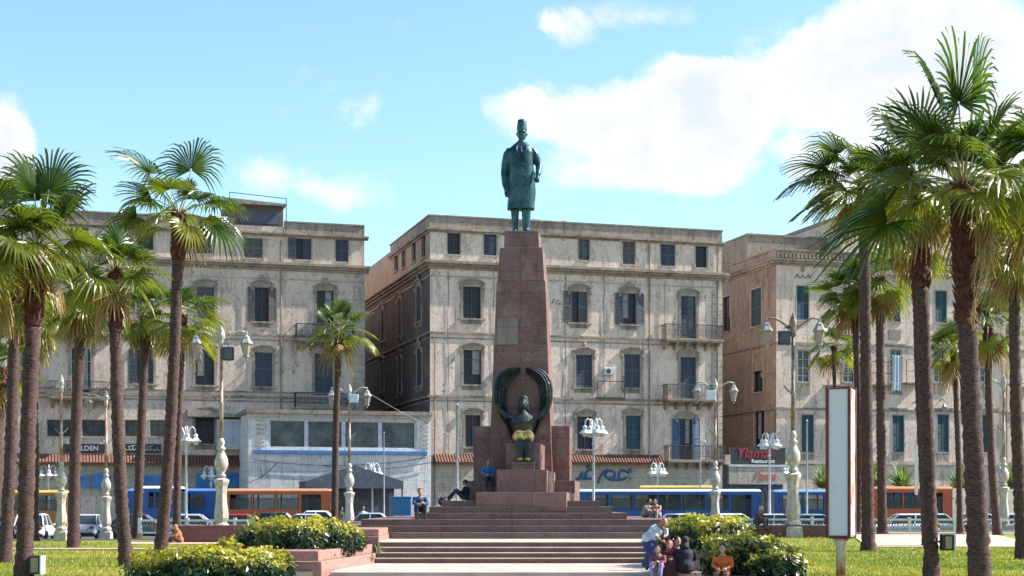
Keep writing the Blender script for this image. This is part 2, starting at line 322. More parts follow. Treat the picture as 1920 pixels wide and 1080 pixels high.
# ------------------------------------------------------------------ ground
struct(MB().box(-400, 400, -60, 900, -.5, 0), 'ground', M['asphalt'])
struct(MB().box(-160, 160, 108, 113.2, -.2, .13), 'pavement', M['paving'])
mb = MB()
for k in range(-12, 14): mb.box(k*6-1.5, k*6+1.5, 96.0, 96.15, .003, .005)
struct(mb, 'road_markings', M['white'])
def lawn_z(X, D):
    if X > 0:
        t = min(max((D - 60) / 14, 0), 1); z = .2 + .3*t*t*(3-2*t)
        return z
    return .2
def lawn(x0, x1, d0, d1, nx, ny):
    vs = []; fs = []
    for j in range(ny+1):
        for i in range(nx+1):
            x = x0 + (x1-x0)*i/nx; d = d0 + (d1-d0)*j/ny
            vs.append((x, d, lawn_z(x, d) + .02*math.sin(x*1.3)*math.sin(d*.9)))
    for j in range(ny):
        for i in range(nx): a = j*(nx+1)+i; fs.append((a, a+1, a+nx+2, a+nx+1))
    n = len(vs); per = [i for i in range(nx+1)] + [(j+1)*(nx+1)-1 for j in range(1, ny+1)] + [ny*(nx+1)+i for i in range(nx-1, -1, -1)] + [j*(nx+1) for j in range(ny-1, 0, -1)]
    vs += [(vs[i][0], vs[i][1], -.1) for i in per]; m = len(per)
    fs += [(per[(i+1) % m], per[i], n+i, n+(i+1) % m) for i in range(m)]
    struct(MB().add(vs, fs), 'lawn', M['lawn'], smooth=True)
lawn(-60, -5.4, 12, 77, 60, 60); lawn(6.4, 70, 12, 83, 60, 70)
# kerb walls round lawns
struct(MB().box(-60.3, -5.3, 77, 77.25, 0, .26).box(6.3, 70, 83, 83.25, 0, .62), 'kerb', M['concrete'])
mb = MB(); mb.box(-17.5, -5.5, 68.5, 71.5, 0, .245).box(-21, -8, 60.5, 61.6, 0, .25); struct(mb, 'path', M['path'])
vs = []
for d in (63, 66, 69, 72, 75):
    for x in (14.5, 21.5): vs.append((x + (d-63)*.15, d, lawn_z(x, d)+.03))
for d in (77.5, 79.5):
    for x in (15.5, 60): vs.append((x, d, .53))
struct(MB().add(vs, [(0,1,3,2),(2,3,5,4),(4,5,7,6),(6,7,9,8),(10,11,13,12)]), 'path', M['path'])
# grass blades
rnd = random.Random(5); vs = []; fs = []; tint = []
for i in range(60000):
    D = 34 + 38*rnd.random()**1.5
    x = rnd.choice((rnd.uniform(-.345, -.12), rnd.uniform(.16, .345)))*D
    if -5.6 < x < 6.6: continue
    if x > -8.6 and x < 0 and D < 48: continue
    if 0 < x < 7.3 and D < 48: continue
    if (-21.2 < x < -5 and 60 < D < 61.9) or (-17.8 < x < -5 and 68.3 < D < 71.8) or (x > 14.2 and x < 23.6 and D > 62.8): continue
    z = lawn_z(x, D); h = rnd.uniform(.04, .10); a = rnd.uniform(0, 6.28); w = .018
    dx, dy = math.cos(a)*w, math.sin(a)*w; o = len(vs)
    vs += [(x-dx, D-dy, z-.01), (x+dx, D+dy, z-.01), (x+rnd.uniform(-.05, .05), D+rnd.uniform(-.05, .05), z+h)]; fs.append((o, o+1, o+2))
    q = min(1, max(0, .4+.75*math.sin(x*.45+math.sin(D*.31)*2)*math.sin(D*.23+x*.1)+rnd.uniform(-.3, .3))); tint += [q]*3
g = MB(); g.v = vs; g.f = fs; go = g.build('grass', M['blade']); at = go.data.attributes.new('tint', 'FLOAT', 'POINT'); at.data.foreach_set('value', tint)
tag(go, 'short green and yellowing grass blades over the two lawns', 'grass', kind='stuff')
# ------------------------------------------------------------------ steps
struct(MB().box(-9, 9, 20, 40.4, .0, .05), 'plaza', M['stepstone'])
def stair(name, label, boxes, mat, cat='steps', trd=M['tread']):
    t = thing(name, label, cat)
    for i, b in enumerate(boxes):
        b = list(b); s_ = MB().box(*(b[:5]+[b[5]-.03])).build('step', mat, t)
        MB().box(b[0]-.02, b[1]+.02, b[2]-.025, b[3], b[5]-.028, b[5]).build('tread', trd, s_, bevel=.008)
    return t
struct(MB().box(-4.75, 7.2, 40.4, 47.9, -.05, .215), 'landing', M['tread'])
stair('stone_steps', 'lower flight of four wide pinkish steps rising from the landing', [(-4.12, 7.2, 46.6+.38*k, 52.1, .2 if k == 0 else .215+.154*k+.001, .215+.154*(k+1)) for k in range(4)], M['riser_shaded'])
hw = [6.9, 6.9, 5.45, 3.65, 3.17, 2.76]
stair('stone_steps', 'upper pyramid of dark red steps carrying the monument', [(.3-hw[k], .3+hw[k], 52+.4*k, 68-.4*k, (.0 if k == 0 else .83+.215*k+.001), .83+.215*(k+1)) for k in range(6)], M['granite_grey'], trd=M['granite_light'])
# planter walls
def wallblk(name, label, polys, mat, cat='planter'):
    t = thing(name, label, cat)
    for pts, z0, z1 in polys:
        n = len(pts); vs = [(x, y, z0) for x, y in pts] + [(x, y, z1) for x, y in pts]
        fs = [tuple(range(n-1, -1, -1)), tuple(range(n, 2*n))] + [(i, (i+1) % n, (i+1) % n+n, i+n) for i in range(n)]
        MB().add(vs, fs).build('wall', mat, t, bevel=.015)
        cx = sum(p[0] for p in pts)/n; cy = sum(p[1] for p in pts)/n
        q = [(cx+(x-cx)*.9, cy+(y-cy)*.93) for x, y in pts]
    return t
wallblk('planter', 'two tier pink stone planter left of the lower steps', [
   ([(-4.98, 40.42), (-4.14, 46.6), (-4.14, 47.7), (-8.1, 47.7), (-8.1, 40.42)], .0, .50),
   ([(-5.1, 40.75), (-4.3, 46.7), (-4.3, 47.6), (-8.0, 47.6), (-8.0, 40.75)], .502, .765)], M['planter_wall'])
wallblk('planter', 'low stepped pink wall beside the upper steps on the left', [
   ([(-5.2, 48.0), (-4.13, 48.0), (-4.13, 51.9), (-5.2, 51.9)], .0, 1.0), ([(-5.2, 48.2), (-4.15, 48.2), (-4.15, 51.8), (-5.2, 51.8)], 1.002, 1.22)], M['planter_wall'])
wallblk('planter', 'two tier pink stone planter right of the steps behind the seated people', [
   ([(5.3, 40.42), (6.9, 40.42), (6.9, 47.7), (4.4, 47.7), (4.4, 46.6)], .218, .50), ([(5.45, 40.8), (6.8, 40.8), (6.8, 47.6), (4.55, 47.6), (4.55, 46.7)], .502, .765)], M['planter_wall'])
tag(MB().box(X_(330, 71), -5.55, 71, 71.45, 0, 1.02).build('terrace_wall', M['redwall'], bevel=.02), 'long low dark red wall behind the left hedges', 'wall')
tag(MB().box(7.3, X_(1562, 71), 71, 71.45, 0, 1.02).build('terrace_wall', M['redwall'], bevel=.02), 'long low dark red wall beside the right lawn', 'wall')
# soil / side ground under hedges
struct(MB().box(-8.4, -5.2, 33, 40.4, -.05, .24).box(-8.5, -5.3, 47.75, 52, 0, .22).box(6.3, 7.2, 30, 40.4, -.05, .24), 'soil', M['soil'])
# concrete lattice fence
def fence(x0, x1, D, z0, label):
    t = thing('lattice_fence', label, 'fence', (x0, D, z0)); L = x1-x0; n = int(L/.3)
    MB().box(0, L, -.06, .06, .62, .72).box(0, L, -.06, .06, 0, .1).build('rail', M['lampwhite'], t)
    mb = MB()
    for k in range(n):
        a = k*.3
        for r in range(2):
            z = .12+r*.25; mb.tube([(a, 0, z), (a+.15, 0, z+.25), (a+.3, 0, z)], .022, 4, False)
            mb.tube([(a, 0, z+.25), (a+.15, 0, z), (a+.3, 0, z+.25)], .02, 4, False)
    mb.build('lattice', M['concrete'], t); mb = MB()
    for k in range(int(L/2.4)+1): MB().box(k*2.4-.08, k*2.4+.08, -.08, .08, 0, .8).build('post', M['lampwhite'], t)
fence(X_(262, 78), X_(478, 78), 78, .5, 'pale lattice balustrade in front of the parked cars on the left')
fence(X_(1255, 78), X_(1545, 78), 78, .55, 'pale lattice balustrade between the blue bus and the red wall')
fence(X_(1620, 82), X_(1990, 82), 82, .5, 'pale lattice balustrade behind the palms on the right')
# ------------------------------------------------------------------ buildings
TH = math.atan2(.282, .959)
class Fac:
    def __init__(s, x, y): s.o = Vector((x, y)); s.d = Vector((math.cos(TH), math.sin(TH))); s.n = Vector((-math.sin(TH), math.cos(TH)))
    def uz(s, px, py):           # pixel on the front plane
        k = (px-960)/F; t = (k*s.o.y - s.o.x)/(s.d.x - k*s.d.y); D = s.o.y + t*s.d.y
        return t, Z_(py, D)
    def vz(s, px, py):           # pixel on the left side plane
        k = (px-960)/F; t = (k*s.o.y - s.o.x)/(s.n.x - k*s.n.y); D = s.o.y + t*s.n.y
        return t, Z_(py, D)
def wall_holes(mb, u0, u1, z0, z1, holes, dep=.3, side=False, back=None):
    us = sorted(set([u0, u1] + [h[i] for h in holes for i in (0, 1)])); zs = sorted(set([z0, z1] + [h[i] for h in holes for i in (2, 3)]))
    us = [q for q in us if u0 <= q <= u1]; zs = [q for q in zs if z0 <= q <= z1]
    def T(a, d, z): return (d, a, z) if side else (a, d, z)
    def Q(p): mb.add(p if not side else p[::-1], [(0, 1, 2, 3)])
    for i in range(len(us)-1):
        for j in range(len(zs)-1):
            cu, cz = (us[i]+us[i+1])/2, (zs[j]+zs[j+1])/2
            if any(h[0] < cu < h[1] and h[2] < cz < h[3] for h in holes): continue
            Q([T(us[i], 0, zs[j]), T(us[i+1], 0, zs[j]), T(us[i+1], 0, zs[j+1]), T(us[i], 0, zs[j+1])])
    for a, b, c, d in holes:
        Q([T(a, 0, c), T(a, 0, d), T(a, dep, d), T(a, dep, c)]); Q([T(b, 0, d), T(b, 0, c), T(b, dep, c), T(b, dep, d)])
        Q([T(a, 0, d), T(b, 0, d), T(b, dep, d), T(a, dep, d)]); Q([T(b, 0, c), T(a, 0, c), T(a, dep, c), T(b, dep, c)])
_wm = {}
def cached(key, fn):
    if key not in _wm: _wm[key] = fn()
    return _wm[key]
def shutter_me(w, h, mat):
    def f():
        mb = MB(); mb.box(0, .07, 0, .045, 0, h).box(w-.07, w, 0, .045, 0, h).box(.07, w-.07, 0, .045, 0, .09).box(.07, w-.07, 0, .045, h-.09, h).box(.07, w-.07, 0, .045, h*.5-.05, h*.5+.05)
        n = int(h/.11)
        for k in range(n):
            z = .1+(h-.2)*k/n; mb.add([(.07, .004, z), (w-.07, .004, z), (w-.07, .04, z+.085), (.07, .04, z+.085)], [(0, 1, 2, 3)])
        return mb.mesh('shutter', M[mat])
    return cached(('sh', round(w, 2), round(h, 2), mat), f)
def hood_me(w, h, crest, sill=True):
    def f():
        mb = MB(); e = .2; W = w/2+e
        for s in (-1, 1):
            a, b = sorted((s*w/2, s*W)); mb.box(a, b, -.07, 0, -.0, h+.05)
        prev = None
        for lay, (r0, th_, dp) in enumerate(((.0, .16, .09), (.17, .12, .2))):
            n = 8; pts = []
            for k in range(n+1):
                x = -W-.06*lay+(2*W+.12*lay)*k/n; q = (x/W); zz = h+.07+r0+.26*(1-q*q)
                pts.append((x, zz))
            for k in range(n):
                (xa, za), (xb, zb) = pts[k], pts[k+1]
                mb.add([(xa, -dp, za), (xb, -dp, zb), (xb, -dp, zb+th_), (xa, -dp, za+th_), (xa, 0, za), (xb, 0, zb), (xb, 0, zb+th_), (xa, 0, za+th_)], [(0,1,2,3),(3,2,6,7),(0,4,5,1)])
        mb.add([(-W, -.05, h+.05), (W, -.05, h+.05), (W, -.05, h+.1)] + [(W-2*W*k/6, -.05, h+.09+.26*(1-((W-2*W*k/6)/W)**2)) for k in range(7)], [tuple(range(10))])
        if crest: mb.ell((0, -.12, h+.75), (.16, .1, .2), 8, 5); mb.ell((-.18, -.1, h+.58), (.14, .08, .1), 8, 4); mb.ell((.18, -.1, h+.58), (.14, .08, .1), 8, 4)
        for s in (-1, 1): mb.box(s*W-.09, s*W+.09, -.17, 0, h-.28, h+.05)
        if sill:
            mb.box(-W-.1, W+.1, -.18, 0, -.14, -.0)
            for s in (-1, 1): mb.box(s*w/2-.08, s*w/2+.08, -.13, 0, -.42, -.142)
            mb.box(-w/2, w/2, -.04, 0, -.42, -.142)
        return mb.mesh('window_surround', M['trim'])
    return cached(('hd', round(w, 2), round(h, 2), crest, sill), f)
def plain_me(w, h):
    def f():
        mb = MB(); mb.box(-w/2-.1, w/2+.1, -.1, 0, -.1, 0).box(-w/2-.08, w/2+.08, -.03, 0, h, h+.09).box(-w/2-.08, -w/2, -.03, 0, 0, h).box(w/2, w/2+.08, -.03, 0, 0, h)
        return mb.mesh('window_surround', M['trim_light'])
    return cached(('pl', round(w, 2), round(h, 2)), f)
wrn = random.Random(3)
def window(b, u, z0, w, h, kind, style, mat='shutter_grey', side=False, fr='shutter_grey'):
    w = round(w, 1); h = round(h, 1)
    loc = (0, u, z0) if side else (u, 0, z0); rz = -math.pi/2 if side else 0
    def fm():
        mb = MB(); t = .05; y0, y1 = .17, .23
        mb.box(-w/2, -w/2+t, y0, y1, 0, h).box(w/2-t, w/2, y0, y1, 0, h).box(-w/2+t, w/2-t, y0, y1, 0, t).box(-w/2+t, w/2-t, y0, y1, h-t, h).box(-.03, .03, y0+.003, y1-.003, t, h-t)
        mb.box(-w/2+t, w/2-t, y0+.006, y1-.006, h*.72-.02, h*.72+.02)
        if fr == 'frame_white': mb.box(-w/2+t, w/2-t, y0+.006, y1-.006, h*.45-.02, h*.45+.02).box(-w/2+t, w/2-t, y0+.006, y1-.006, h*.2-.02, h*.2+.02)
        return mb.mesh('window', M[fr])
    me = cached(('fr', w, h, fr), fm)
    o = place('window', me, b, loc, rz)
    pm = cached(('pn', w, h), lambda: MB().box(-w/2, w/2, .24, .27, 0, h).mesh('pane', M['winglass']))
    dm = cached(('pd', w, h), lambda: MB().box(-w/2, w/2, .24, .27, 0, h).mesh('pane', M['darkroom']))  # open windows get a near-black sheet painted as the unlit room
    place('pane', dm if style in ('open', 'both', 'half') else pm, o)
    if kind == 'hood' or kind == 'crest' or kind == 'door': place('window_surround', hood_me(w, h, kind == 'crest', kind != 'door'), o)
    else: place('window_surround', plain_me(w, h), o)
    if mat == 'shutter_grey' and wrn.random() < .3: mat = 'shutter_worn'
    if style in ('open', 'both', 'left') and wrn.random() < .45:
        cw, ch = round(w*wrn.uniform(.3, .48), 1), round(h*wrn.uniform(.5, .9), 1); sgn = wrn.choice((-1, 1))
        MB().box(min(0, sgn*cw)+(.02 if sgn > 0 else -.02), max(0, sgn*cw), .232, .238, h-ch, h-.05).build('curtain', M['curtain'], o)
    s = shutter_me(w/2-.01, h-.02, mat)
    if style == 'shut':
        place('shutter', s, o, (-w/2, .03, .01)); place('shutter', s, o, (.01, .03, .01))
    elif style == 'both':
        place('shutter', s, o, (-w+.02, -.14, .01), R(-5)); place('shutter', s, o, (w/2-.02, -.14, .01), R(5))
    elif style == 'half':
        place('shutter', s, o, (-w+.02, -.14, .01), R(-4)); place('shutter', s, o, (.0, .04, .01))
    elif style == 'left': place('shutter', s, o, (-w/2, .04, .01))
    return o
def balcony(b, u0, u1, z, dep=1.1, h=1.05):
    o = MB().box(u0, u1, -dep, 0, z-.16, z).box(u0+.1, u1-.1, -dep+.1, 0, z-.26, z-.162).build('balcony', M['trim'], b)
    mb = MB(); n = int((u1-u0)/.13)
    for k in range(n+1):
        x = u0+.05+(u1-u0-.1)*k/n; mb.box(x-.013, x+.013, -dep+.03, -dep+.056, z, z+h)
        if k % 4 == 2: mb.tube([(x+.11*math.cos(q*.785), -dep+.04, z+h*.5+.2*math.sin(q*.785)) for q in range(9)], .014, 4, False)
    for x in (u0+.05, u1-.05):
        for k in range(8): y = -dep+.1+dep*.9*k/8; mb.box(x-.012, x+.012, y, y+.025, z, z+h)
        mb.box(x-.03, x+.03, -dep+.02, 0, z+h, z+h+.05)
    mb.box(u0+.02, u1-.02, -dep+.015, -dep+.07, z+h, z+h+.06).box(u0+.05, u1-.05, -dep+.03, -dep+.055, z+h*.22, z+h*.22+.03)
    mb.build('railing', M['iron'], o); m = max(2, int((u1-u0)/.95)+1)
    for k in range(m):
        x = u0+.25+(u1-u0-.5)*k/(m-1); MB().add([(x-.09, 0, z-.265), (x+.09, 0, z-.265), (x+.09, -dep*.8, z-.265), (x-.09, -dep*.8, z-.265), (x-.09, 0, z-.85), (x+.09, 0, z-.85), (x+.09, -dep*.3, z-.6), (x-.09, -dep*.3, z-.6)], [(3,2,6,7),(2,1,5,6),(0,3,7,4),(7,6,5,4)]).build('bracket', M['trim'], o)
    return o
def cornice(b, u1, v1, z, prof, mat='trim', left=True, v0=0, u0=0, name='cornice', dent=False):
    mb = MB()
    for za, zb, p in prof:
        mb.box(u0-(p if left else 0), u1, -p, 0, z+za, z+zb)
        if left: mb.box(-p, 0, .0, v1, z+za, z+zb)
    if dent:
        k = u0
        while k < u1: mb.box(k, k+.16, -dent, 0, z-.34, z-.003); k += .36
    return mb.build(name, M[mat], b)
def pipe(b, u, z0, z1, r=.06): MB().tube([(u, -.1, z0), (u, -.1, z1)], r, 6).build('downpipe', M['trim'], b)
def awning(b, u0, u1, z, h=.62, dep=.75):
    mb = MB(); n = int((u1-u0)/.22)
    for k in range(n):
        x = u0+(u1-u0)*(k+.5)/n; w = (u1-u0)/n*.5
        mb.tube([(x, 0, z+h), (x, -dep, z)], w*.97, 6, True)
    mb.box(u0, u1, -dep+.02, 0, z-.1, z-.04)
    return mb.build('tiled_awning', M['tile'], b)
# ---- middle building
mf = Fac(-6.1, 115.0)
mid = thing('apartment_building', 'cream four storey block directly behind the statue with its receding side showing', 'building', (-6.1, 115, 0), TH)
UW = 23.55; ZR = 23.0
wins = [] # (u, z0, w, h, kind, style, mat)
def W(fc, lst, x, y0, y1, wpx, kind, style, mat='shutter_grey', side=False, fr='shutter_grey'):
    u, zt = (fc.vz if side else fc.uz)(x, y0); _, zb = (fc.vz if side else fc.uz)(x, y1)
    D = fc.o.y + u*(fc.n.y if side else fc.d.y); w = wpx*D/F/(.27 if side else .96)
    lst.append((u, zb, round(w, 1), round(zt-zb, 1), kind, style, mat, side, fr))
for a in ((851,437,477,24,'p','open'),(919,439,479,24,'p','left'),(995,444,484,24,'p','shut'),(1095,450,488,22,'p','left'),(1179,453,496,23,'p','shut'),(1252,459,499,27,'p','shut'),(1315,462,502,22,'p','open'),
          (885,537,597,33,'hood','open'),(986,540,600,33,'hood','shut'),(1086,546,605,30,'hood','half'),(1180,549,608,28,'crest','both'),
          (1291,556,634,30,'door','left'),
          (886,657,721,33,'hood','open'),(990,660,724,31,'crest','shut'),(1095,664,726,30,'crest','shut'),(1185,665,727,30,'hood','shut'),(1290,668,748,30,'door','shut'),
          (887,778,838,30,'hood','open'),(1097,780,842,30,'hood','open','shutter_teal'),(1187,780,842,28,'hood','shut','shutter_teal'),(1286,784,862,28,'door','both','shutter_blue')): W(mf, wins, *a)
for a in ((794,440,483,9,'p','open'),(776,449,491,9,'p','open'),(757,462,502,9,'p','shut'),(743,470,508,9,'p','open'),(786,538,604,11,'crest','shut'),(750,560,630,9,'hood','shut'),(718,580,640,8,'hood','open'),(787,656,724,11,'crest','shut'),(750,668,735,9,'hood','open'),(718,680,735,8,'hood','shut')): W(mf, wins, *a, side=True)
def walls(b, fc, wins, u1, v1, z1, zatt, m1, ms, msa, vlow=None, zlow=0):
    H = lambda sd, lo, hi: [(u-w/2, u+w/2, z, z+h) for (u, z, w, h, k, s, m, sdd, fr) in wins if sdd == sd and lo < z+h/2 < hi]
    mb = MB(); wall_holes(mb, 0, u1, 0, z1, H(False, -9, 99)); mb.add([(0, v1, 0), (u1, v1, 0), (u1, v1, z1), (0, v1, z1)], [(1, 0, 3, 2)]); mb.add([(u1, 0, 0), (u1, v1, 0), (u1, v1, z1), (u1, 0, z1)], [(0, 1, 2, 3)])
    mb.build('wall', M[m1], b)
    if ms:
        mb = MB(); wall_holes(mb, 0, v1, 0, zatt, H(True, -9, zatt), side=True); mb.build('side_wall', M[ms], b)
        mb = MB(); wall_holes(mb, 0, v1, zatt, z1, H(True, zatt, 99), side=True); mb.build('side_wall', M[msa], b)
    else: MB().add([(0, 0, 0), (0, v1, 0), (0, v1, z1), (0, 0, z1)], [(1, 0, 3, 2)]).build('side_wall', M[m1], b)
    MB().box(.2, u1-.2, .2, v1-.2, z1-.5, z1-.3).build('roof', M['roofcap'], b)
    for (u, z, w, h, k, s, m, sdd, fr) in wins: window(b, u, z, w, h, k, s, m, sdd, fr)
walls(mid, mf, wins, UW, 26, ZR, 19.9, 'plaster_mid', 'plaster_shaded', 'plaster_attic_bounce')
cornice(mid, UW+.3, 14, ZR, ((-.75,-.6,.1),(-.6,-.45,.28)), 'trim')
cornice(mid, UW+.02, 14, ZR, ((-.44,.42,.06),), 'parapet', name='parapet'); cornice(mid, UW+.08, 14, ZR, ((.42,.52,.14),), 'roofcap', name='parapet_cap')
cornice(mid, UW+.5, 26, 19.85, ((-.32,-.12,.12),(-.12,.06,.3),(.06,.2,.5),(.2,.27,.4)), 'trim')
cornice(mid, UW+.02, 26, 18.95, ((0,.1,.05),), 'trim_light', name='string_course')
cornice(mid, UW+.02, 26, 14.7, ((0,.14,.12),(-.35,-.27,.05)), 'trim', name='string_course')
cornice(mid, UW+.02, 26, 9.95, ((0,.16,.16),(-.3,-.2,.06)), 'trim', name='string_course')
mb = MB()
for k in range(34):
    z = .1+k*.55
    if z < 18.3: mb.box(UW-.85, UW+.03, -.07, 0, z, z+.5)
mb.build('corner_quoins', M['trim_light'], mid)
rr = random.Random(8); mb = MB()
for k in range(26):
    uu = mf.uz(985, 410)[0]+rr.random()**.7*4.2-.4; q = rr.uniform(.06, .2); mb.ell((uu, .4+rr.random(), ZR+.5+q*.3), (q*1.6, q, q), 6, 4)
mb.build('rubble', M['parapet'], mid)
for xx, ya, yb in ((840, 500, 850), (925, 505, 850), (1060, 505, 852), (1132, 512, 745), (1205, 640, 855)):
    uu, za = mf.uz(xx, ya); _, zb_ = mf.uz(xx, yb); MB().tube([(uu+.05*math.sin(q*2.1), -.03-.02*(q % 2), za+(zb_-za)*q/7) for q in range(8)], .018, 4).build('cable', M['iron'], mid)
for xx, yy in ((1140, 690), (930, 700)):
    uu, zz = mf.uz(xx, yy); ac = MB().box(uu-.4, uu+.4, -.42, -.02, zz-.55, zz).build('air_conditioner', M['frame_white'], mid, bevel=.02); q_ = MB().lathe([(.2, 0), (.2, .02)], 14); q_.v = [(uu-.1+a, -.43+c*.3, zz-.28+b_) for a, b_, c in q_.v]; q_.build('fan_grille', M['iron'], ac)
u_, _ = mf.uz(1217, 500); pipe(mid, u_, 5, 22.2); u_, _ = mf.uz(1345, 500); pipe(mid, u_, 5, 22.2); u_, _ = mf.uz(1246, 500); pipe(mid, u_, 14.8, 19.4, .03); u_, _ = mf.uz(815, 500); pipe(mid, u_, 0, 14, .05)
for xa, xb, yy in ((1239, 1347, 636), (1241, 1335, 748), (1243, 1350, 862)):
    ua, z = mf.uz(xa, yy); ub, _ = mf.uz(xb, yy); balcony(mid, ua, ub, z)
ua, z = mf.uz(1116, 745); ub, _ = mf.uz(1168, 745); _, zt = mf.uz(1116, 716)
MB().box(ua, ua+.06, -.5, -.44, z, zt).box(ub-.06, ub, -.5, -.44, z, zt).box(ua, ub, -.5, -.44, zt, zt+.06).box(ua, ub, -.5, 0, z-.1, z).build('clothes_frame', M['iron'], mid)
ua, z = mf.uz(1062, 868); ub, _ = mf.uz(1242, 868); awning(mid, ua, ub, z)
ua, z = mf.uz(812, 868); ub, _ = mf.uz(894, 868); awning(mid, ua, ub, z)
# ground floor stone facing set proud, with dark shop openings
gh = []
for xa, xb in ((822, 880), (905, 960), (985, 1060), (1250, 1330)):
    ua, _ = mf.uz(xa, 930); ub, _ = mf.uz(xb, 930); gh.append((ua, ub, .12, 2.9))
mb = MB(); wall_holes(mb, 0.02, UW, 0, 4.95, gh, dep=.5); mb.v = [(a, b_-.08, c) for a, b_, c in mb.v]; mb.build('ground_floor', M['ground_stone'], mid)
for h in gh: MB().box(h[0], h[1], .3, .36, h[2], h[3]).build('shop_dark', M['darkroom'], mid)  # near-black sheet painted as the unlit inside of each opening
# arabic style blue lettering on the wall
def stroke(b, fc, pts, r, mat, name='lettering', y=-.13):
    p = []
    for x, yy in pts: q = fc.uz(x, yy); p.append((q[0], y, q[1]))
    sm = []
    for i in range(len(p)-1):
        a0 = Vector(p[max(i-1, 0)]); a1 = Vector(p[i]); a2 = Vector(p[i+1]); a3 = Vector(p[min(i+2, len(p)-1)])
        for k in range(5):
            t = k/5; sm.append(.5*((2*a1)+(-a0+a2)*t+(2*a0-5*a1+4*a2-a3)*t*t+(-a0+3*a1-3*a2+a3)*t*t*t))
    sm.append(Vector(p[-1])); return sm, r
M['sign_blue'] = pmat('sign_blue', (.03,.075,.16), (.03,.11,.24), 2, .5)
mb = MB()
for pts in ([(1079,898),(1086,897),(1090,886),(1092,897),(1098,898),(1108,897)], [(1098,896),(1098,888),(1102,882),(1110,881)], [(1099,877),(1103,874),(1102,876)],
            [(1121,906),(1124,896),(1130,886),(1138,882),(1150,885),(1152,893),(1146,896),(1138,896),(1134,890),(1138,884)],
            [(1138,896),(1142,899),(1156,900),(1166,899),(1174,895)], [(1160,897),(1160,888),(1164,882),(1172,883),(1179,886)], [(1181,886),(1181,880),(1178,884)]):
    sm, _ = stroke(mid, mf, pts, .1, None); mb.tube(sm, .1, 6)
lt = mb.build('lettering', M['sign_blue'], mid)
mb = MB()
for pts in ([(1036,570),(1037,562),(1041,561)], [(1036,565),(1040,566)], [(1044,571),(1045,564),(1049,563)], [(1047,571),(1050,567),(1051,572)]):
    sm, _ = stroke(mid, mf, pts, .05, None); mb.tube([Vector((q.x, -.01, q.z)) for q in sm], .04, 4)
mb.build('graffiti', M['trim'], mid)
# ---- left building
LO = (-11.37-.959*27.5, 119-.282*27.5); lf = Fac(*LO); UL = 27.5; ZL = 23.0
left = thing('apartment_building', 'weathered cream block on the left with a wooden shack on its roof', 'building', (LO[0], LO[1], 0), TH)
wins = []
for a in ((382,438,476,30,'p','shut'),(475,446,484,34,'p','shut'),(569,448,487,29,'p','half'),(641,449,491,24,'p','shut'),(272,432,470,28,'p','open'),(150,428,466,28,'p','shut'),
          (385,537,600,32,'hood','shut'),(491,538,603,26,'crest','both'),(610,544,606,30,'crest','open'),(272,535,598,30,'hood','shut'),(150,545,620,30,'door','open'),(60,530,595,28,'hood','shut'),
          (272,655,719,30,'hood','half'),(384,658,722,34,'hood','open'),(494,660,725,30,'hood','shut'),(607,662,741,32,'door','shut','shutter_grey',False,'frame_white'),(152,653,742,34,'door','open','shutter_grey',False,'frame_white'),(55,650,715,28,'hood','shut'),
          (384,776,832,34,'hood','open','shutter_teal')): W(lf, wins, *a)
for xa, xb in ((91,132),(156,195),(235,265),(282,312)): wins.append((lf.uz((xa+xb)/2, 800)[0], lf.uz(xa, 818)[1], round((xb-xa)*.041, 1), 1.2, 'p', 'glass', 'shutter_grey', False, 'iron'))
walls(left, lf, wins, UL, 22, ZL, 19.9, 'plaster_left', None, None)
cornice(left, UL+.3, 22, ZL, ((-.75,-.6,.1),(-.6,-.45,.28)), 'trim', left=False)
us0 = lf.uz(440, 440)[0]; us1 = lf.uz(532, 440)[0]
for a_, b_ in ((0, us0), (us1, UL)):
    cornice(left, b_, 22, ZL, ((-.44,.34,.06),), 'parapet', left=False, u0=a_, name='parapet'); cornice(left, b_, 22, ZL, ((.34,.45,.14),), 'roofcap', left=False, u0=a_, name='parapet_cap')
cornice(left, UL+.35, 22, 20.0, ((-.32,-.12,.12),(-.12,.06,.3),(.06,.2,.5),(.2,.27,.4)), 'trim', left=False)
cornice(left, UL, 22, 19.0, ((0,.1,.05),), 'trim_light', left=False, name='string_course')
cornice(left, UL, 22, 14.7, ((0,.14,.12),(-.35,-.27,.05)), 'trim', left=False, name='string_course')
cornice(left, UL, 22, 10.0, ((0,.16,.16),(.4,.5,.1),(-.3,-.2,.06)), 'trim', left=False, name='string_course')
mb = MB()
for k in range(34):
    z = .1+k*.55
    if z < 18.6: mb.box(UL-.85, UL+.03, -.07, 0, z, z+.5)
mb.build('corner_quoins', M['trim_light'], left)
u_, _ = lf.uz(527, 500); pipe(left, u_, 5, 22)
for xa, xb, yy in ((550, 655, 764), (92, 208, 744), (92, 208, 622), (552, 660, 636)):
    ua, z = lf.uz(xa, yy); ub, _ = lf.uz(xb, yy); balcony(left, ua, ub, z, dep=1.2)
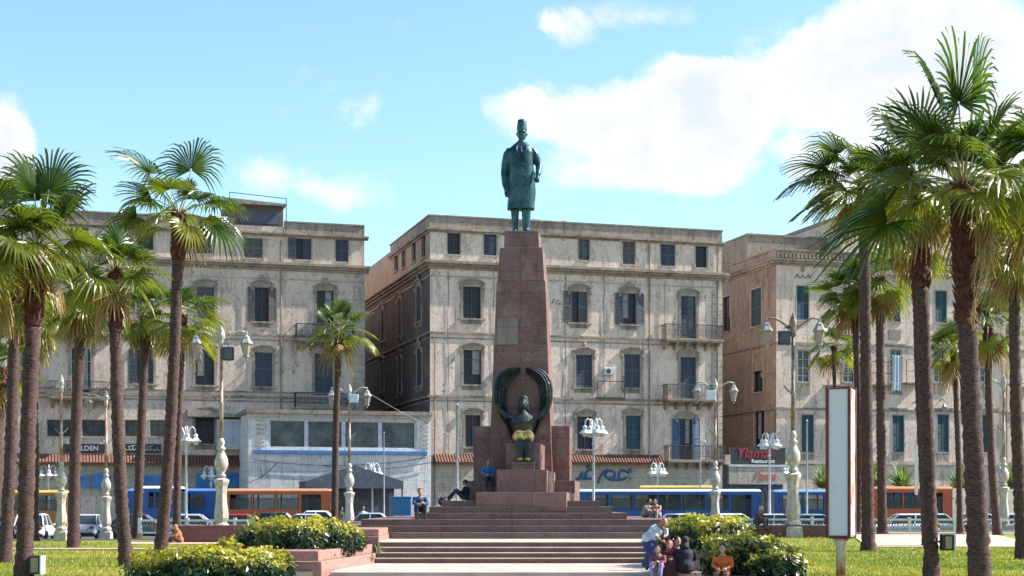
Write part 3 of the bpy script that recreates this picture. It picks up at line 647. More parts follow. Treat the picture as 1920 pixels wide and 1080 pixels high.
# roof shack
sh = MB().box(us0, us1, .3, 5, ZL-.3, ZL+1.55).build('roof_shack', M['wood_shack'], left)
mb = MB(); mb.prism([(us0-.5, ZL+1.55), (us1+.15, ZL+1.55), (us1+.15, ZL+1.7), (us0-.5, ZL+1.95)], -.3, 5.4); mb.build('shack_roof', M['roofcap'], sh)
mb = MB(); mb.tube([(us1+.15, -.3, ZL-.4), (us1+.15, -.3, ZL+2.1)], .035, 5).tube([(us0-.4, -.3, ZL+2.35), (us1+.15, -.3, ZL+2.1)], .03, 5).tube([(us0-.4, -.3, ZL+1.5), (us0-.4, -.3, ZL+2.35)], .03, 5); mb.build('pipe_frame', M['iron'], sh)
MB().box(us0+.4, us1-.3, .22, .3, ZL+.2, ZL+1.25).build('panel', M['tarp'], sh)
ua, z = lf.uz(68, 868); ub, _ = lf.uz(462, 868); awning(left, 0, ub, z)
mb = MB(); _, zt = lf.uz(300, 848); ua = lf.uz(118, 840)[0]; ub = lf.uz(206, 840)[0]
def textmesh(s, size, mat, parent, loc, name='lettering', ext=.02, rz=0, shear=0, sx=1):
    cu = bpy.data.curves.new('t', 'FONT'); cu.body = s; cu.size = size; cu.extrude = ext; cu.align_x = 'CENTER'; cu.align_y = 'CENTER'; cu.shear = shear; cu.offset = .004
    o = bpy.data.objects.new('t', cu); C.objects.link(o); bpy.context.view_layer.update()
    me = bpy.data.meshes.new_from_object(o.evaluated_get(bpy.context.evaluated_depsgraph_get())); bpy.data.objects.remove(o)
    me.materials.clear(); me.materials.append(mat); me.transform(Matrix.Diagonal((sx, 1, 1, 1))); me.transform(Matrix.Rotation(R(90), 4, 'X'))
    return place(name, me, parent, loc, rz)
for k, (xa, xb) in enumerate(((116, 198), (228, 302))):
    ua, z0 = lf.uz(xa, 849); ub, _ = lf.uz(xb, 849); _, z1 = lf.uz(xa, 832)
    bd = MB().box(ua, ub, -.16, -.02, z0, z1).build('sign_board', M['black'], left)
    if k == 0: textmesh('NOLDEN', .5, M['frame_white'], bd, ((ua+ub)/2, -.18, (z0+z1)/2))
    else:
        for j in range(2):
            mb = MB(); c = ua+(ub-ua)*(.27+.46*j)
            for i in range(5):
                a = c-.55+i*.24; mb.tube([(a, -.19, z0+.2), (a+.06, -.19, z0+.2+.1*(i % 3)+.1), (a+.13, -.19, z0+.18), (a+.26, -.19, z0+.22)], .03, 5)
            mb.tube([(c-.3, -.19, z0+.45), (c+.2, -.19, z0+.55)], .02, 5); mb.build('lettering', M['frame_white'], bd)
gh = []
for xa, xb in ((150, 215), (240, 300), (365, 450)): gh.append((lf.uz(xa, 930)[0], lf.uz(xb, 930)[0], .12, 2.6))
mb = MB(); wall_holes(mb, 0.02, lf.uz(465, 900)[0], 0, 4.95, gh, dep=.5); mb.v = [(a, b_-.08, c) for a, b_, c in mb.v]; mb.build('ground_floor', M['ground_stone'], left)
for h in gh: MB().box(h[0], h[1], .3, .36, h[2], h[3]).build('shop_dark', M['darkroom'], left)  # dark of the shop interior painted on a flat sheet
for xa, xb, ya, yb in ((172, 206, 889, 915), (268, 300, 892, 910), (368, 462, 888, 916), (128, 165, 892, 915)):
    ua, z1 = lf.uz(xa, ya); ub, z0 = lf.uz(xb, yb); MB().box(ua, ub, -.35, -.1, z0, z1).build('shop_sign', M['awning_blue'], left)
# enclosed glazed balcony
ua, z0 = lf.uz(405, 833); ub, z1 = lf.uz(458, 793)
eb = MB().box(ua, ub, -1.0, 0, z0-.4, z0).box(ua, ub, -1.0, 0, z1, z1+.2).box(ua, ua+.08, -1, 0, z0, z1).box(ub-.08, ub, -1, 0, z0, z1).box((ua+ub)/2-.03, (ua+ub)/2+.03, -1, -.9, z0, z1).build('glazed_balcony', M['frame_white'], left)
MB().box(ua+.08, ub-.08, -.93, -.9, z0, z1).build('pane', M['laundry'], eb)
MB().prism([(ua-2.2, z1+.35), (ub+.2, z1+.35), (ub+.2, z1+.5), (ua-2.2, z1+.9)], -1.3, 0).build('lean_roof', M['trim'], left)
# ---- annex between the two
ann = thing('shop_annex', 'low white rendered annex with a wide window band and blue strip', 'building', (-5.95, 114.2, 0), TH)
af = Fac(-5.95, 114.2); ua = af.uz(466, 850)[0]
w0, zt = af.uz(504, 788); w1, zb = af.uz(781, 847)
mb = MB(); wall_holes(mb, ua, -.03, 0, 8.5, [(w0, w1, 6.05, 8.05)], dep=.35); mb.add([(ua, 0, 0), (ua, 6, 0), (ua, 6, 8.5), (ua, 0, 8.5)], [(1, 0, 3, 2)]); mb.build('wall', M['stucco_white'], ann)
MB().box(ua-.2, 0, -.3, 6, 8.5, 8.78).build('roof', M['trim'], ann); MB().box(ua-.1, 0, -.12, 0, 8.2, 8.498).build('cornice', M['trim_light'], ann)
n = 4
for k in range(n):
    a = w0+(w1-w0)*k/n; b_ = w0+(w1-w0)*(k+1)/n
    f_ = MB().box(a, a+.14, .08, .2, 6.05, 8.05).box(b_-.14, b_-.002, .08, .2, 6.05, 8.05).box(a+.14, b_-.14, .08, .2, 7.97, 8.05).box(a+.14, b_-.14, .08, .2, 6.05, 6.13).build('window', M['frame_white'], ann)
    MB().box(a+.14, b_-.14, .2, .23, 6.13, 7.97).build('pane', M['winglass'], f_)
for x in (489, 796):
    c = af.uz(x, 800)[0]; mb = MB()
    for k in range(7): mb.box(c-.28, c+.28, -.06, 0, 6.1+k*.3, 6.24+k*.3)
    mb.build('ornament', M['trim_light'], ann)
MB().box(af.uz(478, 850)[0], af.uz(800, 850)[0], -.22, 0, 5.62, 5.86).build('blue_strip', M['awning_blue'], ann)
mb = MB()
for s_, e_, sag in (((478, 862), (800, 858), 12), ((600, 872), (810, 866), 10), ((460, 905), (520, 866), 8)):
    p0 = af.uz(*s_); p1 = af.uz(*e_); mb.tube([(p0[0]+(p1[0]-p0[0])*k/8, -.15, p0[1]+(p1[1]-p0[1])*k/8-sag*.04*4*(k/8)*(1-k/8)) for k in range(9)], .025, 4)
mb.build('cable', M['iron'], ann)
# canopy tent
tn = thing('canopy_tent', 'dark grey gabled canopy standing in front of the white annex', 'canopy', (X_(667, 108), 107.6, 0), TH)
hw_ = 93*107/F; zz = Z_(902, 107); zt = Z_(872, 107)
mb = MB(); mb.add([(-hw_, 0, zz), (hw_, 0, zz), (0, 0, zt), (-hw_, 3.2, zz), (hw_, 3.2, zz), (0, 3.2, zt), (-hw_, 0, zz-.5), (hw_, 0, zz-.5), (-hw_, 3.2, zz-.5), (hw_, 3.2, zz-.5)], [(0,1,2),(0,2,5,3),(2,1,4,5),(6,7,1,0),(8,6,0,3),(7,9,4,1),(4,3,5),(9,8,3,4)]); mb.build('roof', M['tarp'], tn)
MB().box(-hw_+.1, hw_-.1, 3.1, 3.15, 0, zz-.4).build('back_panel', M['tarp'], tn)
for sx_ in (-1, 1):
    for y in (0.05, 3.0): MB().tube([(sx_*(hw_-.08), y, 0), (sx_*(hw_-.08), y, zz-.3)], .06, 6).build('post', M['iron'], tn)
# ---- right building
rf = Fac(21.7, 127.0); UR = 32; ZRr = 22.6
right = thing('apartment_building', 'cream corner block on the right with teal shutters and a side wall coloured for shade and bounced sun', 'building', (21.7, 127, 0), TH)
wins = []
for x in (1505, 1592, 1677, 1764, 1850, 1938, 2025): W(rf, wins, x, 537+(x-1505)*.03, 600+(x-1505)*.02, 24, 'p', 'shut', 'shutter_teal')
for x in (1507, 1592, 1680, 1762, 1848, 1938, 2025): W(rf, wins, x, 656, 716, 23, 'p', 'glass', 'shutter_teal', False, 'frame_white')
for x in (1514, 1596, 1684, 1768, 1852, 1940, 2027): W(rf, wins, x, 778, 848, 24, 'p', 'shut' if x != 1596 else 'open', 'shutter_teal')
for a in ((1418,540,612,12,'p','shut','shutter_teal'),(1362,556,622,10,'p','open'),(1421,660,735,12,'p','open'),(1424,770,840,12,'p','open')): W(rf, wins, *a, side=True)
walls(right, rf, wins, UR, 14, ZRr, 13.2, 'plaster_right', 'plaster_shade_bounce', 'plaster_shade_bounce')
cornice(right, UR, 14, ZRr, ((-.95,-.8,.12),(-.8,-.6,.35),(-.6,-.5,.5)), 'trim', dent=.25); cornice(right, UR, 14, ZRr, ((-.5,.25,.08),(.25,.36,.2)), 'parapet', name='parapet')
cornice(right, UR, 14, 15.2, ((0,.14,.1),), 'trim', name='string_course'); cornice(right, UR, 14, 9.8, ((0,.16,.12),), 'trim', name='string_course'); cornice(right, UR, 14, 5.3, ((0,.3,.2),), 'trim_light', name='string_course')
mb = MB()
for x in (1505, 1592, 1677, 1764, 1850):
    uu, zz = rf.uz(x, 522)
    for q in (-.5, 0, .5): mb.tube([(uu+q-.22, -.03, zz), (uu+q, -.05, zz+.32), (uu+q+.22, -.03, zz)], .05, 5)
    mb.ell((uu, -.04, zz+.75), (.2, .08, .28), 8, 5)
    uu, zz = rf.uz(x+2, 648)
    mb.box(uu-.9, uu+.9, -.15, 0, zz, zz+.14); uu, zz = rf.uz(x+6, 768); mb.box(uu-.85, uu+.85, -.15, 0, zz, zz+.14)
mb.build('relief', M['trim'], right)
for x, y in ((1507, 718), (1592, 718), (1680, 718), (1762, 718), (1514, 850), (1684, 848), (1768, 848), (1677, 616)):
    uu, zz = rf.uz(x, y); MB().box(uu-.55, uu+.55, -.08, 0, zz-.95, zz-.1).build('apron', M['trim'], right)
# attic storey set back
MB().box(.0, 7.5, 5.5, 13.9, ZRr-.5, 25.0).build('attic', M['plaster_shade_bounce'], right); MB().box(-.05, 7.6, 5.4, 13.95, 25.0, 25.15).build('attic_cap', M['roofcap'], right)
MB().box(7.5, UR, 3.0, 13.9, ZRr-.5, 26.4).build('attic', M['plaster_right'], right); MB().box(7.4, UR+.1, 2.85, 13.95, 26.4, 26.7).build('attic_cap', M['trim'], right)
u_, _ = rf.uz(1856, 600); MB().box(u_, u_+.8, -.12, 0, 0, 21.6).build('pilaster', M['trim_light'], right); pipe(right, u_+1.6, 4, 21)
for xa, xb, yy in ((1690, 1722, 718), (1545, 1590, 722), (1622, 1664, 722)):
    ua, z = rf.uz(xa, yy); ub, _ = rf.uz(xb, yy); o_ = MB().box(ua, ub, -.9, 0, z-.12, z).build('balcony', M['trim'], right)
    mb = MB(); zt = z+1.9
    for x in (ua, (ua+ub)/2, ub): mb.tube([(x, -.85, z), (x, -.85, zt)], .03, 4)
    mb.tube([(ua, -.85, zt), (ub, -.85, zt)], .03, 4).tube([(ua, -.85, z+.95), (ub, -.85, z+.95)], .03, 4); mb.build('railing', M['iron'], o_)
for xa, xb, ya, yb in ((1634, 1646, 672, 734), (1662, 1678, 668, 734), (1545, 1572, 676, 698)):
    ua, z1 = rf.uz(xa, ya); ub, z0 = rf.uz(xb, yb); n = 10; vs = []
    for k in range(n+1):
        for zq in (z0, z1): vs.append((ua+(ub-ua)*k/n, -1.0+.07*math.sin(k*1.7+(zq == z0)), zq))
    vs += [(a, b_+.03, c) for a, b_, c in vs]; m = 2*(n+1)
    fs = [(2*k, 2*k+2, 2*k+3, 2*k+1) for k in range(n)] + [(m+2*k+1, m+2*k+3, m+2*k+2, m+2*k) for k in range(n)]
    o_ = MB().add(vs, fs).build('hanging_sheet', M['laundry'], right)
# wall lantern brackets
for x, y in ((1711, 770), (1762, 765)):
    uu, zz = rf.uz(x, y); o_ = MB().tube([(uu, 0, zz+.6), (uu, -.5, zz+.75), (uu, -.7, zz+.5)], .04, 5).build('wall_lantern', M['iron'], right)
    MB().lathe([(.1, -.5), (.22, 0), (.28, .05), (.05, .35)], 6, (uu, -.7, zz)).build('lantern', M['lantern_cap'], o_)
# restaurant front in the alley
rs = thing('restaurant_front', 'low restaurant front closing the alley with red script sign and pale fascia', 'building', (X_(1356, 122), 122, 0), TH)
wd = (1472-1356)*122/F+.3
MB().box(0, wd, 0, 5, 0, 5.5).build('wall', M['tarp'], rs)
fa = MB().box(.35, wd+.1, -.35, 0, Z_(908, 122), Z_(875, 122)).build('fascia', M['trim_light'], rs)
textmesh('Pasta', .95, paint('pinkred', (.5,.12,.1)), fa, (wd*.66, -.37, Z_(892, 122)), shear=.3)
MB().box(.3, wd+.15, -.42, 0, Z_(875, 122)+.01, Z_(872, 122)+.05).build('ledge', M['frame_white'], rs)
bd = MB().box(.5, wd+.1, -.25, 0, Z_(871, 122)+.05, Z_(839, 122)).build('sign_board', M['black'], rs)
MB().box(.0, .5, -.3, 0, Z_(871, 122), Z_(853, 122)).build('pier_cap', M['trim_light'], rs)
textmesh('Ylamar', 1.15, paint('red_letter', (.42,.015,.03)), bd, (wd*.5, -.27, Z_(850, 122)), shear=.25)
textmesh('Restaurant', .42, M['white'], bd, (wd*.64, -.27, Z_(864.5, 122)), sx=1.1)
for k in range(3): MB().box(.5+k*1.6, 1.9+k*1.6, -.05, 0, .2, 3.0).build('window', M['winglass'], rs)
# rear infill behind the alleys
bk = thing('rear_building', 'brownish building closing the end of the left alley', 'building', (-16, 143, 0), TH)
MB().box(0, 12, 0, 5, 0, 15.5).build('wall', M['plaster_shaded'], bk)
bk = thing('rear_building', 'brownish building closing the end of the right alley', 'building', (9, 142, 0), TH)
MB().box(0, 12, 0, 5, 0, 20).build('wall', M['plaster_shaded'], bk)
# ------------------------------------------------------------------ monument
MX, MY = .44, 62.2; MR = R(-5)
mon = thing('monument', 'tall tapering red granite pedestal on stacked blocks at the top of the steps', 'monument', (MX, MY, 0), MR)
def blk(name, hx0, hx1, z0, z1, y0, y1, mat='granite', cx=0, b=.015):
    vs = [(cx-hx0, y0, z0), (cx+hx0, y0, z0), (cx+hx0, y1, z0), (cx-hx0, y1, z0), (cx-hx1, y0+(hx0-hx1), z1), (cx+hx1, y0+(hx0-hx1), z1), (cx+hx1, y1-(hx0-hx1), z1), (cx-hx1, y1-(hx0-hx1), z1)]
    return MB().add(vs, [(0,3,2,1),(4,5,6,7),(0,1,5,4),(1,2,6,5),(2,3,7,6),(3,0,4,7)]).build(name, M[mat], mon, bevel=b)
blk('shaft', 1.27, .97, 2.9, 10.84, -1.27, 1.27)
blk('upper_block', .93, .85, 10.842, 12.17, -.98, .98, 'granite_light'); blk('cap_block', .70, .68, 12.172, 12.84, -.72, .72, 'granite_light')
MB().box(-.93, -.1, -1.135, -.9, 8.3, 9.35).build('repair_panel', M['plaque'], mon); MB().box(.0, .62, -.985, -.9, 11.05, 12.1).build('repair_panel', M['granite'], mon)
blk('side_slab', 1.92, 1.92, 2.9, 5.1, -.75, .75); blk('low_slab', 2.13, 2.13, 2.0, 2.9, -2.5, 1.6, cx=.08)
blk('block', .9, .9, 2.41, 3.22, -7.0, -2.0, 'granite_light', cx=.52); blk('front_block', 1.58, 1.58, 1.75, 2.41, -8.5, -2.2, 'granite_light', cx=.62)
blk('throne', .63, .63, 3.2, 4.28, -4.2, -1.1, cx=.34); blk('footrest', .42, .42, 3.2, 3.56, -4.9, -4.21, cx=.38)
def remesh(o, vox, sm=6):
    m = o.modifiers.new('remesh', 'REMESH'); m.mode = 'VOXEL'; m.voxel_size = vox; m.use_smooth_shade = True
    if sm: s = o.modifiers.new('smooth', 'SMOOTH'); s.iterations = sm; s.factor = .5
    return o
def hand(mb, w, d, s=1.0, curl=.4, side=1):
    """palm, four unequal curled fingers and a thumb off the side of the palm"""
    w = Vector(w); d = Vector(d).normalized(); a = d.cross(Vector((0, 1, 0)));
    if a.length < .2: a = d.cross(Vector((0, 0, 1)))
    a.normalize(); n = a.cross(d)
    mb.tube([w, w+d*.045*s, w+d*.09*s], [.026*s, .036*s, .034*s], 8)
    for k, L in enumerate((.068, .078, .072, .055)):
        p = w+d*.088*s+a*(k-1.5)*.019*s; q = p+(d*math.cos(curl)+n*math.sin(curl))*L*.55*s; r = q+(d*math.cos(curl*2.2)+n*math.sin(curl*2.2))*L*.5*s
        mb.tube([p, q, r], [.0095*s, .009*s, .0075*s], 6)
    p = w+d*.03*s-a*.028*s*side; q = p+(d*.7-a*.6*side+n*.3)*.04*s; mb.tube([p, q, q+(d*.8+n*.5)*.03*s], [.012*s, .011*s, .009*s], 6)
# ---- standing bronze statue
st = thing('statue', 'dark green bronze man in long coat and tall fez standing on top of the pedestal', 'statue', (MX-.04, MY+.0, 12.84), R(-4), None, 1.045)
mb = MB()
mb.loft([(.95,-.04,0,.54,.36),(1.2,-.04,0,.52,.35),(1.7,-.02,-.01,.49,.34),(2.3,-.02,-.02,.49,.35),(2.8,-.03,-.02,.47,.35),(3.15,-.04,0,.48,.33),(3.34,-.04,.02,.42,.27),(3.48,-.03,.03,.27,.2),(3.6,-.01,.03,.14,.14),(3.8,0,.03,.11,.12)], 20, 2.5)
mb.ell((0, -.02, 3.86), (.18, .21, .26), 14, 10); mb.ell((0, -.22, 3.84), (.035, .05, .06)); mb.tube([(-.1,-.17,3.755),(0,-.225,3.775),(.1,-.17,3.755)], [.02,.035,.02], 6); mb.ell((0,-.17,3.67), (.07,.05,.05))
for s in (-1, 1):
    mb.ell((s*.19, .0, 3.86), (.045, .05, .075)); mb.tube([(s*.03,-.215,3.92),(s*.1,-.2,3.935),(s*.15,-.15,3.92)], .016, 5)
mb.loft([(4.0, 0, 0, .205, .215), (4.2, 0, 0, .19, .195), (4.38, 0, 0, .17, .175), (4.42, 0, 0, .14, .145)], 14)
mb.tube([(-.42,.02,3.26),(-.57,.03,3.08),(-.65,.02,2.7),(-.68,-.02,2.35),(-.645,-.06,1.95),(-.60,-.07,1.78)], [.17,.165,.15,.14,.125,.115], 12)
mb.tube([(.36,.02,3.26),(.50,.03,3.05),(.60,.05,2.8),(.66,.03,2.62),(.65,-.18,2.36),(.62,-.3,2.2)], [.17,.165,.145,.14,.12,.105], 12)
hand(mb, (-.6,-.08,1.8), (.06,0,-1), 2.5, .5, -1); hand(mb, (.62,-.3,2.2), (-.05,-.25,-.9), 2.5, 1.2, 1)
mb.tube([(.34,.05,.93),(.44,.02,1.6),(.45,0,2.4)], [.13,.1,.06], 8)                     # trailing coat edge
mb.tube([(-.27,0,1.1),(-.265,0,.6),(-.25,.02,.2),(-.25,.0,.06)], [.18,.145,.12,.115], 12)
mb.tube([(.16,-.05,1.1),(.17,-.06,.6),(.18,-.06,.2),(.19,-.08,.06)], [.2,.165,.145,.13], 12)
for x, y in ((-.26, -.12), (.2, -.2)): mb.ell((x, y, .1), (.12, .27, .09))
body = remesh(mb.build('body', M['bronze'], st), .028, 5)
mb = MB()
mb.tube([(-.0, -.375, 3.3),(.02,-.39,2.8),(.02,-.385,2.2),(.02,-.38,1.6),(.03,-.385,1.0)], .022, 5)  # coat opening
for s in (-1, 1): mb.tube([(s*.16,-.25,3.38),(s*.2,-.36,3.2),(.01,-.40,2.75)], .035, 6)
for z in (2.6, 2.2, 1.8): mb.ell((.1, -.385, z), (.035, .02, .035))
mb.build('lapels', M['bronze'], st, smooth=True)
mb = MB(); mb.tube([(-.05,-.215,3.9),(-.12,-.19,3.9)], .045, 8).tube([(.05,-.215,3.9),(.12,-.19,3.9)], .045, 8); mb.build('spectacles', M['bronze_dark'], st)
MB().frus(.62, .5, .58, .46, 0, .06, -.02, 0).build('base_plate', M['bronze_dark'], st)
# ---- seated winged figure
wf = thing('statue', 'seated winged bronze figure with gold skirt and feet on the pedestal front', 'statue', (MX, MY-.1, 0), 0)
def wz(px, py, D=60.6): return ((px-982)*D/F, Z_(py, D))
ol = [(435,45),(395,36),(350,38),(310,50),(270,70),(232,105),(200,150),(183,200),(175,250),(176,300),(180,350),(192,400),(210,440),(232,480),(258,520),(282,560),(302,600),(322,650),(345,700),(375,745),
      (385,700),(358,640),(335,580),(318,520),(305,460),(300,400),(299,340),(302,280),(308,235),(322,195),(345,162),(372,135),(402,112),(428,92),(442,68)]
for s in (1, -1):
    mb = MB(); pts = []
    for a, b_ in ol:
        px = 890+a/4.91; py = 680+b_/4.91
        px -= 2.5*max(0, 1-(py-688)/40)
        if s < 0: px = 1964-px
        pts.append(wz(px, py))
    n = len(pts); h = 20
    # ribbed wing: strips between outer and inner edge, three feather ridges deep
    o_ = pts[:20]; i_ = pts[20:]; i_ = i_[::-1]
    def samp(L, t):
        q = t*(len(L)-1); k = min(int(q), len(L)-2); f = q-k; return (L[k][0]*(1-f)+L[k+1][0]*f, L[k][1]*(1-f)+L[k+1][1]*f)
    cols = 11; rows = 34; vs = []; fs = []
    for r in range(rows+1):
        t = r/rows; a = samp(o_, t); b_ = samp(i_, t)
        for c in range(cols+1):
            f = c/cols; bul = .20*math.sin(math.pi*f)+.012*(r % 2)+.075*(c % 2)+.09*(f > .45)
            vs.append((a[0]*(1-f)+b_[0]*f, -1.24-.12*(1-t)-bul*.8, a[1]*(1-f)+b_[1]*f))
    m = len(vs); vs += [(x, -1.02, z) for x, y, z in vs]
    for r in range(rows):
        for c in range(cols):
            a = r*(cols+1)+c; fs.append((a, a+1, a+cols+2, a+cols+1)); fs.append((m+a, m+a+cols+1, m+a+cols+2, m+a+1))
    for r in range(rows):
        for c in (0, cols): a = r*(cols+1)+c; fs.append((a, a+cols+1, m+a+cols+1, m+a))
    mb.add(vs, fs); mb.build('wing', M['bronze_dark'], wf, smooth=False, fix=True)
yb = -1.9
mb = MB(); hz = wz(981, 757)[1]; shz = wz(981, 780)[1]; wz_ = wz(981, 812)[1]
mb.loft([(wz_-.25,0,yb+.1,.36,.34),(wz_,0,yb+.1,.32,.26),(wz_+.3,0,yb+.08,.36,.28),(shz-.25,0,yb+.06,.44,.3),(shz-.05,0,yb+.08,.42,.24),(shz+.08,0,yb+.08,.2,.18),(shz+.2,0,yb+.05,.11,.12)], 16)
mb.ell((0, yb, hz-.02), (.16, .19, .24), 12, 9); mb.ell((0, yb-.2, hz-.02), (.03,.04,.05)); mb.ell((0, yb-.17, hz-.13), (.06,.03,.025))
for s in (-1, 1): mb.ell((s*.17, yb, hz-.03), (.04,.04,.07))
lx, lz = wz(937, 768); rx_, rz_ = wz(1027, 764)
mb.tube([(-.38,yb+.1,shz-.08),(-.62,yb+.1,shz-.02),(lx,yb+.3,lz)], [.15,.12,.09], 10); mb.tube([(.38,yb+.1,shz-.08),(.64,yb+.05,shz-.02),(rx_,yb-.1,rz_)], [.15,.12,.095], 10)
tx, tz = wz(1027, 728)
mb.tube([(rx_,yb-.1,rz_),(rx_+.05,yb-.5,(rz_+tz)/2),(tx+.04,yb-.6,tz)], [.095,.075,.055], 10); hand(mb, (tx+.04,yb-.6,tz), (-.35,-.1,.8), 1.8, .5, 1); hand(mb, (lx,yb+.28,lz), (-.3,0,.8), 1.8, .5, -1)
kz = wz(981, 825)[1]; fz = 3.6; mb_k = -3.9
for s in (-1, 1):
    mb.tube([(s*.17,yb,wz_-.2),(s*.17,-3.2,kz+.05),(s*.15,-4.1,kz)], [.24,.21,.17], 10); mb.tube([(s*.15,-4.1,kz),(s*.14,-4.32,(kz+fz)/2),(s*.13,-4.4,fz+.06)], [.17,.145,.1], 10)
remesh(mb.build('body', M['bronze_dark'], wf), .025, 4)
mb = MB()
for s in (-1, 1): mb.tube([(s*.17,yb-.05,wz_-.17),(s*.17,-3.2,kz+.07),(s*.16,-4.12,kz+.02),(s*.16,-4.3,kz-.08)], [.26,.235,.19,.15], 12)
mb.tube([(0,yb-.2,wz_-.14),(0,-3.9,kz+.02)], [.2,.17], 10)
remesh(mb.build('skirt', M['gold'], wf), .03, 4)
for s in (-1, 1): MB().ell((s*.135, -4.5, fz+.06), (.105, .24, .085)).build('foot', M['gold'], wf, smooth=True)
mb = MB(); mb.loft([(hz-.35,0,yb+.09,.22,.14),(hz,0,yb+.08,.21,.16),(hz+.2,0,yb+.05,.19,.19),(hz+.29,0,yb+.03,.12,.12)], 14); mb.build('headdress', M['bronze_dark'], wf, smooth=True)
# ------------------------------------------------------------------ palms
def frond(vs, fs, tint, base, az, el, Lp, Lb, rnd, wind, green=True, N=30, t0=.3):
    d = Vector((math.cos(az)*math.cos(el), math.sin(az)*math.cos(el), math.sin(el))); g = Vector((0, 0, -1))
    bend = .05+.16*math.cos(el); pts = [base+d*s*Lp+(g*bend+wind*.12)*(s*s)*Lp for s in (0, .25, .5, .75, 1)]
    e = pts[-1]; Fd = ((pts[-1]-pts[-2]).normalized()+g*rnd.uniform(.0, .25)*math.cos(el)+wind*.15).normalized()
    S = Fd.cross(Vector((0, 0, 1)));
    if S.length < .15: S = Vector((-math.sin(az), math.cos(az), 0))
    S.normalize(); tw = rnd.uniform(-.6, .6); U = S.cross(Fd); S = (S*math.cos(tw)+U*math.sin(tw)).normalized(); U = S.cross(Fd)
    span = rnd.uniform(1.75, 2.15); da = 2*span/N; droop = rnd.uniform(.12, .5)*(1.0 if green else 2.0)
    for i in range(N):
        a = -span+da*(i+.5); L = Lb*(1-.30*(abs(a)/span)**2)*rnd.uniform(.9, 1.06); o = len(vs); tj = rnd.uniform(-.12, .12); cup = .28*math.cos(a*.5)
        for r in (0.03, .34, .58, .80, 1.0):
            hw_ = da*.5*r*L*(1.0 if r < .6 else (1-r)*1.5+.04); hw_ = min(hw_, .032)
            c = Fd*math.cos(a)+S*math.sin(a)
            p = e+c*L*r+U*(.16*r*L*(abs(math.sin(a))))+g*droop*L*max(0, r-.45)**1.8*2.6+wind*.3*L*max(0, r-.5)**1.6
            q = (-Fd*math.sin(a)+S*math.cos(a))*hw_; k = U*(.012 if i % 2 else -.012)
            vs.append(p-q+k); vs.append(p+q-k); tv = min(1, max(0, t0+tj+(.35*max(0, r-.75)))); tint += [tv, tv]
        fs += [(o+2*k, o+2*k+1, o+2*k+3, o+2*k+2) for k in range(4)]
    return pts
